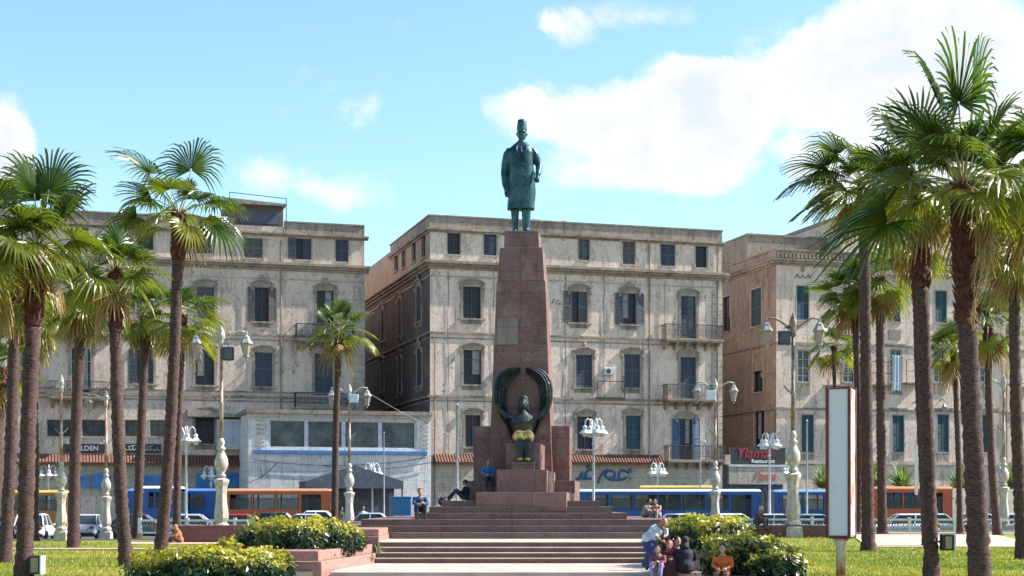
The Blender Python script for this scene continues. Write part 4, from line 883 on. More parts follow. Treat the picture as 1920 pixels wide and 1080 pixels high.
def palm(name, label, bx, by, tx, ty, wpx, D, Lf, n, seed, elmin=-45, elmax=84, skirt=6, wind=(-.55, -.15, -.1), boots=1.0, flower=False, az_bias=None, cl=1.0, bz=None, tr=None, extra=None):
    rnd = random.Random(seed); B = P(bx, by, D)
    if bz is None: bz = lawn_z(B.x, D) if D < 82 else .0
    T = P(tx, ty, D); B.z = bz-.15; r = wpx*.8*D/F/2
    t = thing(name, label, 'palm tree', (B.x, D, bz), 0, 'fan palms in the park')
    o = Vector((B.x, D, bz)); H = T.z-B.z; n_ = int(H/.14)+4; pts = []; rs = []; sw = rnd.uniform(-.012, .012)*H
    for i in range(n_):
        f = i/(n_-1); e_ = f**1.15 if tr is None else f**tr
        p = Vector((B.x+(T.x-B.x)*e_+sw*math.sin(f*3.1), D+rnd.uniform(-.004, .004), B.z+H*f)); pts.append(p-o)
        fl = 1+.55*math.exp(-f*H/.45); tp = 1.06-.16*f
        rr = r*fl*tp*(1+rnd.uniform(-.045, .045)+(.08 if i % 2 else -.05))
        rs.append(rr)
    hb = max(4, int(boots/.14))
    mb = MB(); mb.tube(pts[:-hb+1], rs[:-hb+1], 16); mb.v = [(a+rnd.gauss(0, r*.05), b+rnd.gauss(0, r*.05), c+rnd.gauss(0, .015)) for a, b, c in mb.v]; mb.build('trunk', M['trunk'], t, smooth=True)
    mb = MB(); mb.tube(pts[-hb:], [x*(1.1+.12*math.sin((i+1)/hb*3.1)) for i, x in enumerate(rs[-hb:])], 14)
    for i in range(int(110*boots)):                       # old leaf bases
        f = rnd.random(); k = min(int(f*(hb-1)), hb-2); c = pts[len(pts)-hb+k]; a = rnd.uniform(0, 6.28); rr = rs[-1]*1.08; q = Vector((math.cos(a), math.sin(a), 0))
        z = Vector((0, 0, rnd.uniform(0, .14))); mb.add([c+q*rr*.9+z+Vector((-q.y, q.x, 0))*.045, c+q*rr*.9+z-Vector((-q.y, q.x, 0))*.045, c+q*(rr+.09)+z+Vector((0, 0, .17)), c+q*(rr+.01)+z-Vector((0, 0, .08))], [(0,1,2),(0,3,1),(1,3,2),(0,2,3)])
    mb.build('crown_shaft', M['trunk_red'], t, smooth=False)
    top = pts[-1]; vs = []; fs = []; ti = []; pet = MB(); W_ = Vector(wind)
    n = int(n*.7)
    for i in range(n):
        f = (i+.5)/n; az = i*2.39996+rnd.uniform(-.3, .3); el = R(elmax+(elmin-elmax)*f**1.0+rnd.uniform(-10, 10))
        L = Lf*rnd.uniform(.78, 1.12)*(.85+.15*math.sin(f*3.14)); Lp = L*.50; Lb = L*.52
        q = frond(vs, fs, ti, top+Vector((math.cos(az), math.sin(az), 0))*.06, az, el, Lp, Lb, rnd, W_, True, 30, .1+.55*f**1.6+rnd.uniform(-.1, .12))
        pet.tube(q, [.032, .022, .018, .016, .013], 4, False)
    if extra:
        for az, el, L in extra:
            q = frond(vs, fs, ti, top.copy(), R(az), R(el), L*.5, L*.5, rnd, W_, True, 34, .1); pet.tube(q, [.035, .024, .02, .017, .014], 4, False)
    c = MB(); c.v = vs; c.f = fs; co = c.build('crown', M['frond'], t); at = co.data.attributes.new('tint', 'FLOAT', 'POINT'); at.data.foreach_set('value', ti)
    pet.build('petioles', M['petiole'], co, smooth=True)
    vs = []; fs = []; ti = []; pet = MB()
    for i in range(skirt):
        az = rnd.uniform(0, 6.28); q = frond(vs, fs, ti, top-Vector((0, 0, rnd.uniform(.05, .35))), az, R(rnd.uniform(-70, -50)), Lf*.32, Lf*.42, rnd, W_*.4, False, 18, rnd.random()); pet.tube(q, .014, 4, False)
    c = MB(); c.v = vs+[]; c.f = fs
    if skirt:
        co = c.build('dead_fronds', M['deadfrond'], t); at = co.data.attributes.new('tint', 'FLOAT', 'POINT'); at.data.foreach_set('value', ti); pet.build('petioles', M['stems'], co)
    if flower:
        mb = MB()
        for i in range(10):
            a = rnd.uniform(-1.2, 1.0); p = top+Vector((math.cos(a)*.3, math.sin(a)*.3-.1, -.45)); L = rnd.uniform(1.0, 2.7); pts2 = [p+Vector((math.cos(a)*.22*math.sin(k*.8), -.05*k, -L*k/6)) for k in range(7)]; mb.tube(pts2, .012, 4, False)
            for j in range(60):
                k = rnd.uniform(0, 5.9); b_ = pts2[int(k)].lerp(pts2[int(k)+1], k % 1); e = b_+Vector((rnd.uniform(-.16, .16), rnd.uniform(-.16, .16), rnd.uniform(-.22, .03))); w = .012
                mb.add([b_-Vector((w, 0, 0)), b_+Vector((w, 0, 0)), e], [(0, 1, 2)])
        mb.v = [tuple(v) for v in mb.v]; fo = mb.build('dry_flower_stalks', M['deadfrond'], t); at = fo.data.attributes.new('tint', 'FLOAT', 'POINT'); at.data.foreach_set('value', [.8]*len(mb.v))
    return t
LP = 'palm_tree'
palm(LP, 'thick trunked fan palm near the left edge with a metal box at its foot', 45, 1085, 72, 462, 36, 37, 1.6, 32, 1, tr=.9, elmin=-30, boots=2.2, skirt=3, wind=(-.2,-.1,-.1), extra=[(60, 76, 3.2), (120, 80, 2.9), (20, 58, 2.4), (95, 70, 2.9)])
palm(LP, 'slim fan palm at the far left edge of the lawn', 8, 1055, 26, 530, 27, 47, 1.7, 28, 2)
palm(LP, 'fan palm with a shaggy drooping crown, second trunk in from the left lamp', 138, 1028, 155, 552, 25, 63, 2.1, 44, 3, elmin=-65, skirt=12)
palm(LP, 'leaning fan palm whose trunk swings right towards its foot on the left lawn', 242, 1062, 216, 508, 28, 44.6, 1.75, 34, 4, tr=.55, boots=2.0, skirt=4, elmin=-38, wind=(-.25,-.1,-.1))
palm(LP, 'fan palm with a narrow drooping crown seen between two thicker trunks on the left', 256, 1010, 274, 585, 20, 79, 2.1, 34, 5, elmin=-70, skirt=8)
palm(LP, 'tall fan palm with an open airy crown rising above the left block', 298, 1048, 335, 400, 27, 50.7, 2.2, 17, 6, elmin=-25, elmax=75, skirt=1, boots=1.8, tr=.8,
     extra=[(180, 8, 2.6), (150, 38, 2.7), (15, 30, 2.7), (-5, -5, 2.6), (30, 72, 3.5), (190, 62, 3.4)])
palm(LP, 'thin fan palm right beside the tall leaning one on the left, crown leaning right', 331, 985, 343, 592, 17, 76, 2.5, 26, 7, wind=(.5, -.2, -.15), skirt=4, elmin=-50)
palm(LP, 'lone small fan palm in front of the left block, between the two lamps', 628, 985, 637, 622, 15.5, 84, 2.35, 22, 8, wind=(.05, -.1, -.1), skirt=3, elmin=-25, elmax=80)
palm(LP, 'fan palm cut by the left edge with its trunk out of view', -50, 1100, -45, 440, 34, 36, 2.3, 30, 9)
palm(LP, 'low fan palm with a pale orange trunk at the left edge', -14, 1020, -6, 690, 40, 52, 1.6, 22, 10, elmin=-50)
palm(LP, 'fan palm behind the thick left trunk with a mid height crown', 60, 1012, 58, 600, 24, 76, 2.2, 30, 20, elmin=-55, skirt=8)
palm(LP, 'tall fan palm with fronds swept far left, just right of the white sign box', 1628, 1033, 1620, 350, 27, 59, 2.2, 40, 11, wind=(-.7, -.1, -.1), elmin=-45, boots=2.2, extra=[(178, 40, 3.4), (190, 18, 3.4), (170, 62, 3.4), (185, -8, 2.8), (150, 75, 3.0), (160, 30, 2.8)])
palm(LP, 'tall fan palm with yellow green crown and a box lamp fixed low on its trunk', 1747, 1090, 1722, 345, 31, 36.5, 1.75, 42, 12, wind=(-.4, -.1, -.1), elmin=-45, skirt=8, boots=2.8, extra=[(150, 72, 2.8), (60, 78, 2.8)])
palm(LP, 'largest fan palm, nearest on the right, with golden dry stalks hanging on its trunk', 1840, 1100, 1805, 345, 46, 31.5, 2.0, 28, 13, wind=(-.35, -.05, -.12), elmin=-30, skirt=2, boots=3.2, flower=True,
     extra=[(20, 80, 3.9), (170, 78, 3.7), (250, 84, 3.5), (-10, 5, 2.4), (182, -4, 3.0), (188, -18, 3.2), (-20, 62, 2.5), (200, 60, 2.5)])
palm(LP, 'fan palm cut by the right edge, its trunk fully in view', 1918, 1040, 1902, 470, 27, 50, 1.9, 36, 14, elmin=-50, skirt=10)
palm(LP, 'slim fan palm just left of a taller trunk behind the white sign box', 1608, 992, 1600, 552, 16, 79, 2.4, 38, 15, elmin=-45, wind=(-.5, 0, -.1))
palm(LP, 'fan palm with a reddish top trunk between the two tall right trunks', 1655, 1000, 1650, 520, 20, 78, 2.4, 38, 16, elmin=-55, skirt=14)
palm(LP, 'young spiky fan palm showing above the white sign box', 1570, 960, 1563, 650, 9, 92, 2.0, 22, 17, elmin=-40, wind=(-.1, 0, -.05), boots=.6, skirt=3)
palm(LP, 'thin reddish fan palm tucked left of the box lamp trunk', 1738, 1010, 1716, 440, 18, 64, 2.1, 28, 18, elmin=-50, boots=3.0)
palm(LP, 'thin fan palm tucked left of the largest right trunk', 1800, 990, 1788, 655, 13, 78, 2.0, 22, 19, elmin=-35)
palm(LP, 'fan palm curving right between the largest trunk and the right edge', 1872, 1000, 1852, 610, 17, 74, 2.3, 28, 21, elmin=-45, tr=.7)
palm(LP, 'fan palm outside the right edge whose fronds hang into view', 1985, 1100, 1965, 330, 36, 34, 2.3, 34, 22, wind=(-.6, -.1, -.1), elmin=-45)
# ------------------------------------------------------------------ hedges, small plants
def leaves(c, r, n, seed, size=.075, ylo=.60, yk=1.9, sq=3.2):
    rnd = random.Random(seed); vs = []; fs = []; ti = []
    for i in range(n):
        d = Vector((rnd.gauss(0, 1), rnd.gauss(0, 1), rnd.gauss(0, 1))).normalized()
        k = (abs(d.x)**sq+abs(d.y)**sq+abs(d.z)**sq)**(-1/sq); bump = .97+.09*math.sin(d.x*9+seed)+.08*math.sin(d.y*11+d.z*7)+.07*math.sin(d.x*23+d.z*9)+(.16*rnd.random() if rnd.random() < .06 else 0)
        f = rnd.uniform(.80, 1.03)*bump if rnd.random() < .85 else rnd.uniform(.5, .85)
        p = Vector((d.x*k*r[0]*f, d.y*k*r[1]*f, d.z*k*r[2]*f)); up = (p.z/r[2]+1)/2
        n_ = (d+Vector((rnd.gauss(0, .55), rnd.gauss(0, .55), rnd.gauss(.25, .5)))).normalized(); a = n_.cross(Vector((rnd.gauss(0, 1), rnd.gauss(0, 1), rnd.gauss(0, 1)))).normalized(); b = n_.cross(a)
        s = size*rnd.uniform(.6, 1.5); q = p+Vector(c); o = len(vs)
        vs += [q-a*s*.9, q-b*s*.42+n_*s*.12, q+a*s, q+b*s*.42+n_*s*.12]; fs += [(o, o+1, o+2), (o, o+2, o+3)]
        cl = math.sin(p.x*3.1+seed)*math.sin(p.y*2.7+1)*.45
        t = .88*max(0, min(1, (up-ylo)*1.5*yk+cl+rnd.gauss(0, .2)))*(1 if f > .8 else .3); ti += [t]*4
    return vs, fs, ti
def hedge(label, parts, seed):
    x0 = sum(p[0][0] for p in parts)/len(parts); y0 = sum(p[0][1] for p in parts)/len(parts); zb = min(p[0][2]-p[1][2] for p in parts)
    t = thing('hedge', label, 'hedge', (x0, y0, zb)); vs = []; fs = []; ti = []; st_ = MB()
    for i, (c, r, n) in enumerate(parts):
        c = (c[0]-x0, c[1]-y0, c[2]-zb); a, b, d = leaves(c, r, n, seed+i); o = len(vs); vs += a; fs += [tuple(k+o for k in f) for f in b]; ti += d
        rr = random.Random(seed+i)
        for k in range(40):
            x = c[0]+rr.uniform(-.8, .8)*r[0]; y = c[1]+rr.uniform(-.7, .7)*r[1]; st_.tube([(x, y, c[2]-r[2]), (x+rr.uniform(-.15, .15), y+rr.uniform(-.1, .1), c[2]+r[2]*rr.uniform(.3, .8))], [.02, .008], 4)
        st_.ell(c, (r[0]*.74, r[1]*.74, r[2]*.78), 14, 8)
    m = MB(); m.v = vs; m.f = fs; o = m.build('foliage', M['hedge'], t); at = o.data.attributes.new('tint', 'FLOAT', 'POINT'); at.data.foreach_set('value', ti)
    st_.build('stems', M['stems'], t)
hedge('yellow topped clipped hedge in the stone planter left of the steps', [((-6.1, 44.2, 1.02), (1.55, 2.0, .56), 9000), ((-4.95, 44.9, .95), (.6, 1.6, .42), 3000)], 11)
hedge('front left yellow green hedge at the bottom edge of the scene', [((-7.0, 35.8, .48), (1.65, 1.5, .5), 9000), ((-5.9, 36.2, .42), (.75, 1.3, .42), 3500), ((-8.1, 36.4, .35), (.8, 1.2, .38), 3000)], 21)
hedge('small rounded bush in front of the foot of the left lamp', [((-7.55, 41.2, .62), (.33, .35, .42), 1000)], 31)
hedge('upper right yellow topped hedge behind the group of people', [((5.55, 44.4, 1.08), (1.25, 1.9, .56), 8500)], 41)
hedge('lower right hedge of dark leaves with yellow tips around the orange dressed woman', [((5.7, 38.5, .62), (.95, 1.2, .62), 5500), ((6.35, 38.0, .46), (.7, 1.3, .50), 5000)], 51)
def rosette(name, label, cat, x, y, z, n, L, seed, mat='agave', w=.05):
    rnd = random.Random(seed); vs = []; fs = []; ti = []
    for i in range(n):
        az = rnd.uniform(0, 6.28); el = R(rnd.uniform(15, 85)); l = L*rnd.uniform(.6, 1.1); d = Vector((math.cos(az)*math.cos(el), math.sin(az)*math.cos(el), math.sin(el))); s = Vector((-math.sin(az), math.cos(az), 0)); o = len(vs); q = rnd.random()
        for k in range(5):
            f = k/4; p = d*l*f-Vector((0, 0, .35*l*f*f*math.cos(el))); ww = w*(1-f)**.7*(.6+f); vs += [p-s*ww, p+s*ww]; ti += [q, q]
        fs += [(o+2*k, o+2*k+1, o+2*k+3, o+2*k+2) for k in range(4)]
    m = MB(); m.v = vs; m.f = fs; o = m.build(name, M[mat]); o.location = (x, y, z); at = o.data.attributes.new('tint', 'FLOAT', 'POINT'); at.data.foreach_set('value', ti)
    return tag(o, label, cat)
rosette('agave', 'spiky green agave left of the small rounded bush', 'plant', X_(392, 42), 42, .22, 46, .62, 1)
rosette('agave', 'spiky plant beside the leaning palm foot and front left hedge', 'plant', X_(352, 43), 43, .22, 40, .55, 2)
rosette('agave', 'pale spiky leaves sticking up above the planter hedge on its left', 'plant', X_(472, 46), 46.2, .9, 26, .95, 3)
rosette('agave', 'upright blade leaves between the two left hedges', 'plant', X_(503, 40), 40.1, .5, 18, .62, 4)
rosette('agave', 'small yellow green tuft at the corner of the lower steps', 'plant', X_(711, 46.5), 46.3, .5, 24, .42, 5, w=.03)
for i, (px, w_) in enumerate(((1545, 60), (1692, 95), (1800, 90), (1895, 60), (1640, 50), (1300, 20))):
    if i == 5: continue
    rosette('shrub', ['bushy low palm shrub just left of the white sign box', 'wide bushy shrub behind the orange bus, left of the box lamp trunk', 'bushy pale shrub between box lamp trunk and largest palm trunk', 'dull green shrub near the right edge behind the road', 'shrub showing between the two first right trunks'][i], 'shrub', X_(px, 116), 116, Z_(912, 116)-.2, 170, 1.9+w_*.006, 60+i, 'agave', .10)
# ------------------------------------------------------------------ lamps
def big_lamp(label, px, D, py_top, z0, sides=(-1, 1), flood=None, mat='lamp_rust', rz=0, hfull=10.0, group='ornate twin lantern lamps'):
    s = (Z_(py_top, D)-z0)/hfull
    t = thing('street_lamp', label, 'street lamp', (X_(px, D), D, z0), rz, group, scale=s)
    MB().frus(.38, .38, .36, .36, 0, .5).frus(.36, .36, .28, .28, .502, .62).build('base', M['lamp_paint'], t, bevel=.02)
    MB().lathe([(.26,.62),(.36,.68),(.36,.8),(.24,.9),(.30,1.0),(.34,1.1),(.33,1.4),(.27,1.8),(.25,2.2),(.29,2.6),(.37,2.8),(.37,2.9),(.2,2.98)], 8, rot=R(22.5)).build('pedestal', M['lamp_paint'], t)
    MB().lathe([(.14,2.98),(.22,3.05),(.22,3.12),(.13,3.2),(.24,3.35),(.33,3.6),(.31,3.85),(.2,4.1),(.12,4.25),(.2,4.32),(.2,4.38),(.1,4.48),(.16,4.6),(.15,4.72),(.09,4.85)], 16).build('vase', M['lamp_paint'], t, smooth=True)
    MB().lathe([(.095,4.8),(.085,6.4),(.12,6.45),(.12,6.52),(.085,6.58),(.075,9.0)], 12).build('pole', M[mat], t, smooth=True)
    MB().lathe([(.075,9.0),(.13,9.05),(.11,9.2),(.15,9.3),(.12,9.4),(.17,9.5),(.16,9.75),(.1,9.85),(.13,9.9),(.05,9.96),(.06,10.02),(.0,10.1)], 12).build('finial', M['lamp_paint'] if mat == 'lamp_rust' else M[mat], t, smooth=True)
    MB().tube([(-.42,0,6.85),(-.2,0,6.6),(0,0,6.5),(.2,0,6.6),(.42,0,6.85)], .035, 6).build('bracket', M[mat], t)
    for sd in sides:
        ar = MB().tube([(0,0,9.45),(sd*.3,0,9.5),(sd*.55,0,9.7),(sd*.85,0,9.85),(sd*1.17,0,9.8)], [.06,.05,.045,.045,.04], 8).tube([(sd*.1,0,9.3),(sd*.25,0,9.38),(sd*.42,0,9.58)], .025, 6).build('arm', M['lamp_paint'] if mat == 'lamp_rust' else M[mat], t, smooth=True)
        c = (sd*1.17, 0, 0)
        la = MB().lathe([(.03,9.86),(.06,9.78),(.05,9.68),(.16,9.58),(.17,9.5),(.31,9.3),(.31,9.25),(.2,9.24)], 6, c).lathe([(.13,8.72),(.15,8.66),(.05,8.6),(.06,8.52),(.01,8.45)], 6, c)
        for k in range(6):
            a = k*math.pi/3; la.tube([(c[0]+.13*math.cos(a), .13*math.sin(a), 8.72), (c[0]+.26*math.cos(a), .26*math.sin(a), 9.25)], .014, 4)
        lo = la.build('lantern', M['lantern_cap'], t); MB().lathe([(.12,8.72),(.245,9.24)], 6, c).build('lantern_glass', M['lantern_glass'], lo)
    if flood:
        x, z, w, h, m = flood
        f = MB().box(x-w/2, x+w/2, -.3, -.02, z-h/2, z+h/2).build('floodlight', M[m], t, bevel=.02); MB().box(x-w/2+.04, x+w/2-.04, -.31, -.301, z-h/2+.04, z+h/2-.04).build('glass', M['car_glass' if m == 'black' else 'white'], f)
        MB().tube([(0,0,z+h/2+.15),(x,-.15,z+h/2+.15),(x,-.15,z+h/2)], .025, 5).build('floodlight_bracket', M['black'], t)
    return t
big_lamp('twin lantern lamp left of centre with a rusty pole and a black floodlight', 415, 74, 615, .2, flood=(.36, 8.78, .5, .62, 'black'))
big_lamp('tall twin lantern lamp beside the white sign box with a black floodlight', 1487, 71.3, 590, .35, flood=(-.42, 8.95, .52, .6, 'black'), mat='lamp_grey')
big_lamp('twin lantern lamp in front of the white annex with a pale board on its pole', 655, 95, 722, 0, flood=(.32, 9.1, .6, .55, 'white'))
big_lamp('twin lantern lamp in front of the right end of the blue bus', 1341, 94, 712, 0, flood=(-.3, 9.0, .6, .6, 'white'))
big_lamp('lamp with a single left lantern standing between palm trunks on the left', 199, 80, 735, .15, sides=(-1,))
big_lamp('leftmost ornate lamp, bare pole with a small bracket and no lantern', 115, 76, 705, .2, sides=())
big_lamp('ornate lamp with faint twin lanterns near the right edge behind the palms', 1882, 84, 705, .4)
def swan_lamp(label, px, D, py_top, z0=0, w=.5):
    H = Z_(py_top, D)-z0; t = thing('street_lamp', label, 'street lamp', (X_(px, D), D, z0), R(20), 'white swan neck lamps')
    MB().lathe([(.12,0),(.12,.5),(.075,.6),(.06,H-1.4),(.1,H-1.38),(.1,H-1.3),(.055,H-1.25),(.05,H-.7),(.09,H-.66),(.03,H-.5)], 10).build('pole', M['lampwhite'], t, smooth=True)
    for k in range(4):
        a = k*math.pi/2; c, s = math.cos(a), math.sin(a)
        MB().tube([(c*r_, s*r_, H+z_) for r_, z_ in ((.05,-.9),(.09,-.4),(.2,-.08),(.34,-.0),(.46,-.12),(.5,-.4))], .035, 6).build('arm', M['lampwhite'], t, smooth=True)
        b = MB().lathe([(.04,-.36),(.12,-.42),(.12,-.5),(.08,-.54),(.16,-.62),(.3,-.76),(.31,-.8),(.18,-.8)], 12, (c*.5, s*.5, H)).build('lamp_shade', M['lampwhite'], t, smooth=True)
        MB().ell((c*.5, s*.5, H-.83), (.15, .15, .16), 10, 6).build('bulb', M['lampwhite'], b, smooth=True)
swan_lamp('white swan neck lamp directly right of the monument', 1113, 82, 785)
swan_lamp('white swan neck lamp in front of the pale restaurant fascia', 1443, 92, 812)
swan_lamp('white swan neck lamp left of the tall lantern lamp with rusty pole', 349, 82, 800)
swan_lamp('small white swan neck lamp in front of the dark canopy tent', 698, 108.8, 868)
swan_lamp('small white swan neck lamp showing above the long blue bus', 1233, 112, 868)
swan_lamp('small white swan neck lamp showing above the far left yellow roofed bus', 91, 112, 872)
swan_lamp('small white swan neck lamp above the blue rear of the left bus', 396, 112, 874)
swan_lamp('small white swan neck lamp beside the pale fascia sign', 1482, 112, 868)
def pole(label, px, D, py, z0=0, r=.05, cross=False):
    H = Z_(py, D)-z0; t = thing('pole', label, 'pole', (X_(px, D), D, z0)); MB().lathe([(r*1.6, 0), (r*1.6, .4), (r, .5), (r*.8, H), (r*1.3, H+.02), (0, H+.1)], 8).build('shaft', M['steel'], t, smooth=True)
    if cross: MB().tube([(-.35, 0, H-.45), (.35, 0, H-.3)], .03, 5).tube([(-.2, 0, H-.1), (.2, 0, H-.2)], .03, 5).ell((.3, 0, H-.25), (.08, .08, .12)).build('crossarm', M['steel'], t)
pole('slim white steel pole just left of the monument', 857, 84, 760, r=.075)
pole('grey pole in front of the annex windows', 720, 100, 812)
pole('thin pole with a small crossarm before the blue shutters', 1313, 106, 822, cross=True)
pole('slim pale pole just left of the white sign box', 1513, 88, 790, r=.06)
tag(MB().box(-.06, .06, -.02, .02, 0, 1.9).build('banner', M['white'], loc=(X_(1718, 60), 60, Z_(928, 60))), 'narrow white vertical board beside the box lamp trunk', 'sign')
# ------------------------------------------------------------------ white sign box
sg = thing('sign_box', 'tall blank white sign box with rusty edges on a single white pole', 'sign', (X_(1577, 38), 38, .2), R(-25))
z0, z1 = Z_(1006, 38)-.2, Z_(730, 38)-.2
M['sign_white'] = pmat('sign_white', (.66,.67,.70), (.5,.46,.43), 7, .5, lo=.62, hi=.72)
M['rust'] = pmat('rust', (.22,.045,.03), (.10,.03,.025), 5, .8)
M['rustwhite'] = pmat('rustwhite', (.62,.58,.56), (.33,.12,.06), 3, .7, lo=.45, hi=.6, stretch=(1,1,.4))
MB().box(-.27, .27, -.30, .30, z0, z1).build('box', M['sign_white'], sg)
mb = MB()
for x in (-.27, .27):
    for y in (-.30, .30): mb.box(x-.035, x+.035, y-.035, y+.035, z0-.03, z1+.04)
mb.box(-.22, .22, -.325, .325, z0-.05, z0+.03).box(-.22, .22, -.32, .32, z1-.015, z1+.02); mb.build('frame', M['rust'], sg)
MB().box(.271, .29, -.25, .25, z0+.03, z1-.02).build('side_panel', M['rustwhite'], sg)
MB().lathe([(.13, 0), (.125, z0-.2), (.15, z0-.18), (.2, z0-.05)], 14).build('pole', M['rustwhite'], sg, smooth=True)
# boxes on trunks
def tbox(label, px, py, D, w, h, arm):
    t = thing('floodlight', label, 'floodlight', P(px, py, D)); MB().box(-w/2, w/2, -.15, .15, -h/2, h/2).build('case', M['black'], t, bevel=.015); MB().box(-w/2+.06, w/2-.05, -.165, -.151, -h/2+.05, h/2-.05).build('glass', paint('floodglass', (.3,.27,.16)), t)
    MB().box(w/2, w/2+.03, -.2, .15, -h/2, h/2).build('flap', M['lampwhite'], t); MB().tube([(-w/2, 0, 0), (arm, 0, .05)], .025, 5).build('bracket', M['iron'], t)
tbox('box lamp strapped low on the trunk second from the largest palm', 1775, 1017, 36.3, .26, .38, -.3)
tbox('metal box lamp at the foot of the thick left palm', 68, 1059, 36.8, .28, .44, -.25)
tag(MB().box(-.55, .55, -.3, .3, 0, 1.0).box(-.58, .58, -.33, .33, 1.002, 1.09).build('kiosk_box', paint('kioskblue', (.03,.17,.36), .5), loc=(X_(753, 88), 88, Z_(967, 88)), bevel=.02), 'blue chest behind the seated man left of the monument', 'container')
# ------------------------------------------------------------------ vehicles
def wheel(par, x, y, r=.48, w=.28):
    o = MB().lathe([(r*.62, -w/2), (r*.95, -w/2), (r, -w*.35), (r, w*.35), (r*.95, w/2), (r*.62, w/2)], 20); o.v = [(x+a, y+c, r+b) for a, b, c in o.v]
    t = o.build('wheel', M['rubber'], par, smooth=True); q = MB().lathe([(r*.6, -w/2+.02), (r*.6, w/2-.02)], 14); q.v = [(x+a, y+c, r+b) for a, b, c in q.v]; q.build('rim', M['chrome'], t)
def bus(label, px0, px1, D, py_top, body, roof, low=None, doors=(), face=1, h=None, rz=0, split=None):
    x0, x1 = X_(px0, D), X_(px1, D); L = x1-x0; H = h or Z_(py_top, D); W2 = 2.45
    t = thing('bus', label, 'bus', (x0, D, 0), rz); bm = paint(*body); rm = paint(*roof); lm = paint(*low[:2]) if low else bm
    zb, zw0, zw1 = .35, 1.62*H/2.95, 2.58*H/2.95; zt = H-.17
    n = max(3, int(L/1.55)); hs = []; a = .5; dx = (L-1.0)/n
    for k in range(n):
        if k in doors: hs.append((a+k*dx+.12, a+(k+1)*dx-.12, .45, zw1))
        else: hs.append((a+k*dx+.05, a+(k+1)*dx-.05, zw0, zw1))
    segs = [(0, L, lm, bm)] if split is None else [(0, split*L, paint(*body), paint(*body)), (split*L, L, paint(*low[:2]), paint(*low[:2]))]
    for (sa, sb, m1, m2) in segs:
        mb = MB(); wall_holes(mb, sa, sb, zb, zt, [q for q in hs if q[0] >= sa and q[1] <= sb], dep=.06); v = list(mb.v); f = list(mb.f); m = len(v); mb.v += [(a_, W2-b_, c) for a_, b_, c in v]; mb.f += [tuple(i+m for i in reversed(q)) for q in f]
        if sa == 0: mb.add([(0, 0, zb), (0, W2, zb), (0, W2, zt), (0, 0, zt)], [(1, 0, 3, 2)])
        if sb == L: mb.box(L-.02, L, .0, W2, zb, zw0-.3).box(L-.02, L, 0, .12, zw0-.3, zt).box(L-.02, L, W2-.12, W2, zw0-.3, zt)
        mb.build('body', m1, t)
    # rounded roof
    mb = MB(); pr = [(0, zt), (.02, H-.12), (.1, H-.04), (.4, H), (W2-.4, H), (W2-.1, H-.04), (W2-.02, H-.12), (W2, zt)]
    for (sa, sb, m1, m2) in segs:
        mb = MB(); ss = [(sa, 1), (sb, 1)]
        if sa == 0: ss = [(0, .8), (.12, .95), (.35, 1)] + ss[1:]
        if sb == L: ss = ss[:-1] + [(L-.35, 1), (L-.12, .95), (L, .8)]
        for x, k in ss: mb.v += [(x, y, zt+(z-zt)*k) for y, z in pr]
        q = len(pr); mb.f = [(i*q+j, i*q+j+1, (i+1)*q+j+1, (i+1)*q+j) for i in range(len(ss)-1) for j in range(q-1)]+[tuple(range(q)), tuple(len(mb.v)-1-i for i in range(q))]
        mb.build('roof', rm if split is None else (paint('roof_'+body[0], roof[1]) if sa == 0 else paint('roof_'+low[0], low[2] if len(low) > 2 and isinstance(low[2], tuple) else low[1])), t)
    MB().box(.03, L-.03, .03, W2-.03, zb, zb+.1).build('floor', M['black'], t)
    for k, q in enumerate(hs):
        nm = 'door' if k in doors else 'window'
        w_ = MB().box(q[0], q[0]+.05, .02, .05, q[2], q[3]).box(q[1]-.05, q[1], .02, .05, q[2], q[3]).box(q[0]+.05, q[1]-.05, .02, .05, q[3]-.3, q[3]-.26).build(nm, M['black'], t)
        MB().box(q[0]+.05, q[1]-.05, .03, .04, q[2], q[3]-.3).build('pane', M['glass_bus'], w_); MB().box(q[0], q[1], W2-.04, W2-.03, q[2], q[3]).build('pane', M['glass_bus'], w_)
    MB().box(L-.03, L+.0, .13, W2-.13, zw0-.3, zw1+.05).build('windscreen', M['car_glass'], t)
    mb = MB()
    for k in range(n):
        if k in doors: continue
        for y in (.6, 1.8): mb.box(a+k*dx+.4, a+k*dx+.5, y-.4, y+.4, .5, 1.65)
    mb.build('seats', paint('seat', (.2,.2,.22)), t)
    for x in (L*.2, L*.78):
        for y in (.1, W2-.1): wheel(t, x, y)
    for y in (.35, W2-.35): MB().ell((L-.0, y, .75), (.04, .14, .1)).build('headlight', M['clear_lens'], t)
    for y in (.3, W2-.3): MB().box(-.02, .0, y-.1, y+.1, .8, 1.1).build('tail_light', M['red_lens'], t)
    MB().tube([(L-.1, -.05, 2.4), (L+.15, -.2, 2.3), (L+.15, -.2, 1.9)], .03, 5).build('mirror', M['black'], t)
    return t
BL = ('bus_blue', (.008,.085,.30)); BR = ('bus_roof', (.62,.68,.76)); OR = ('bus_orange', (.55,.12,.03)); ORr = ('bus_orange_roof', (.62,.25,.12))
bus('long blue city bus with a pale roof edge right of the monument', 1085, 1427, 100, 917, BL, BR, doors=(0, 6))
bus('second blue city bus behind the tall lamp and white sign box', 1452, 1760, 105, 918, ('bus_blue_b', (.015,.08,.27)), ('bus_roof_b', (.2,.36,.6)), doors=(6,))
bus('orange bus with dark windows behind the right palms', 1640, 1786, 98.5, 912, ('bus_red', (.55,.09,.03)), ORr, doors=(2,))
bus('two tone bus with blue rear and orange front, left of the annex', 238, 620, 101, 916, BL, ('bus_roof_c', (.1,.25,.6)), low=('bus_orange', (.55,.12,.03), (.68,.3,.15)), doors=(7,), split=.44)
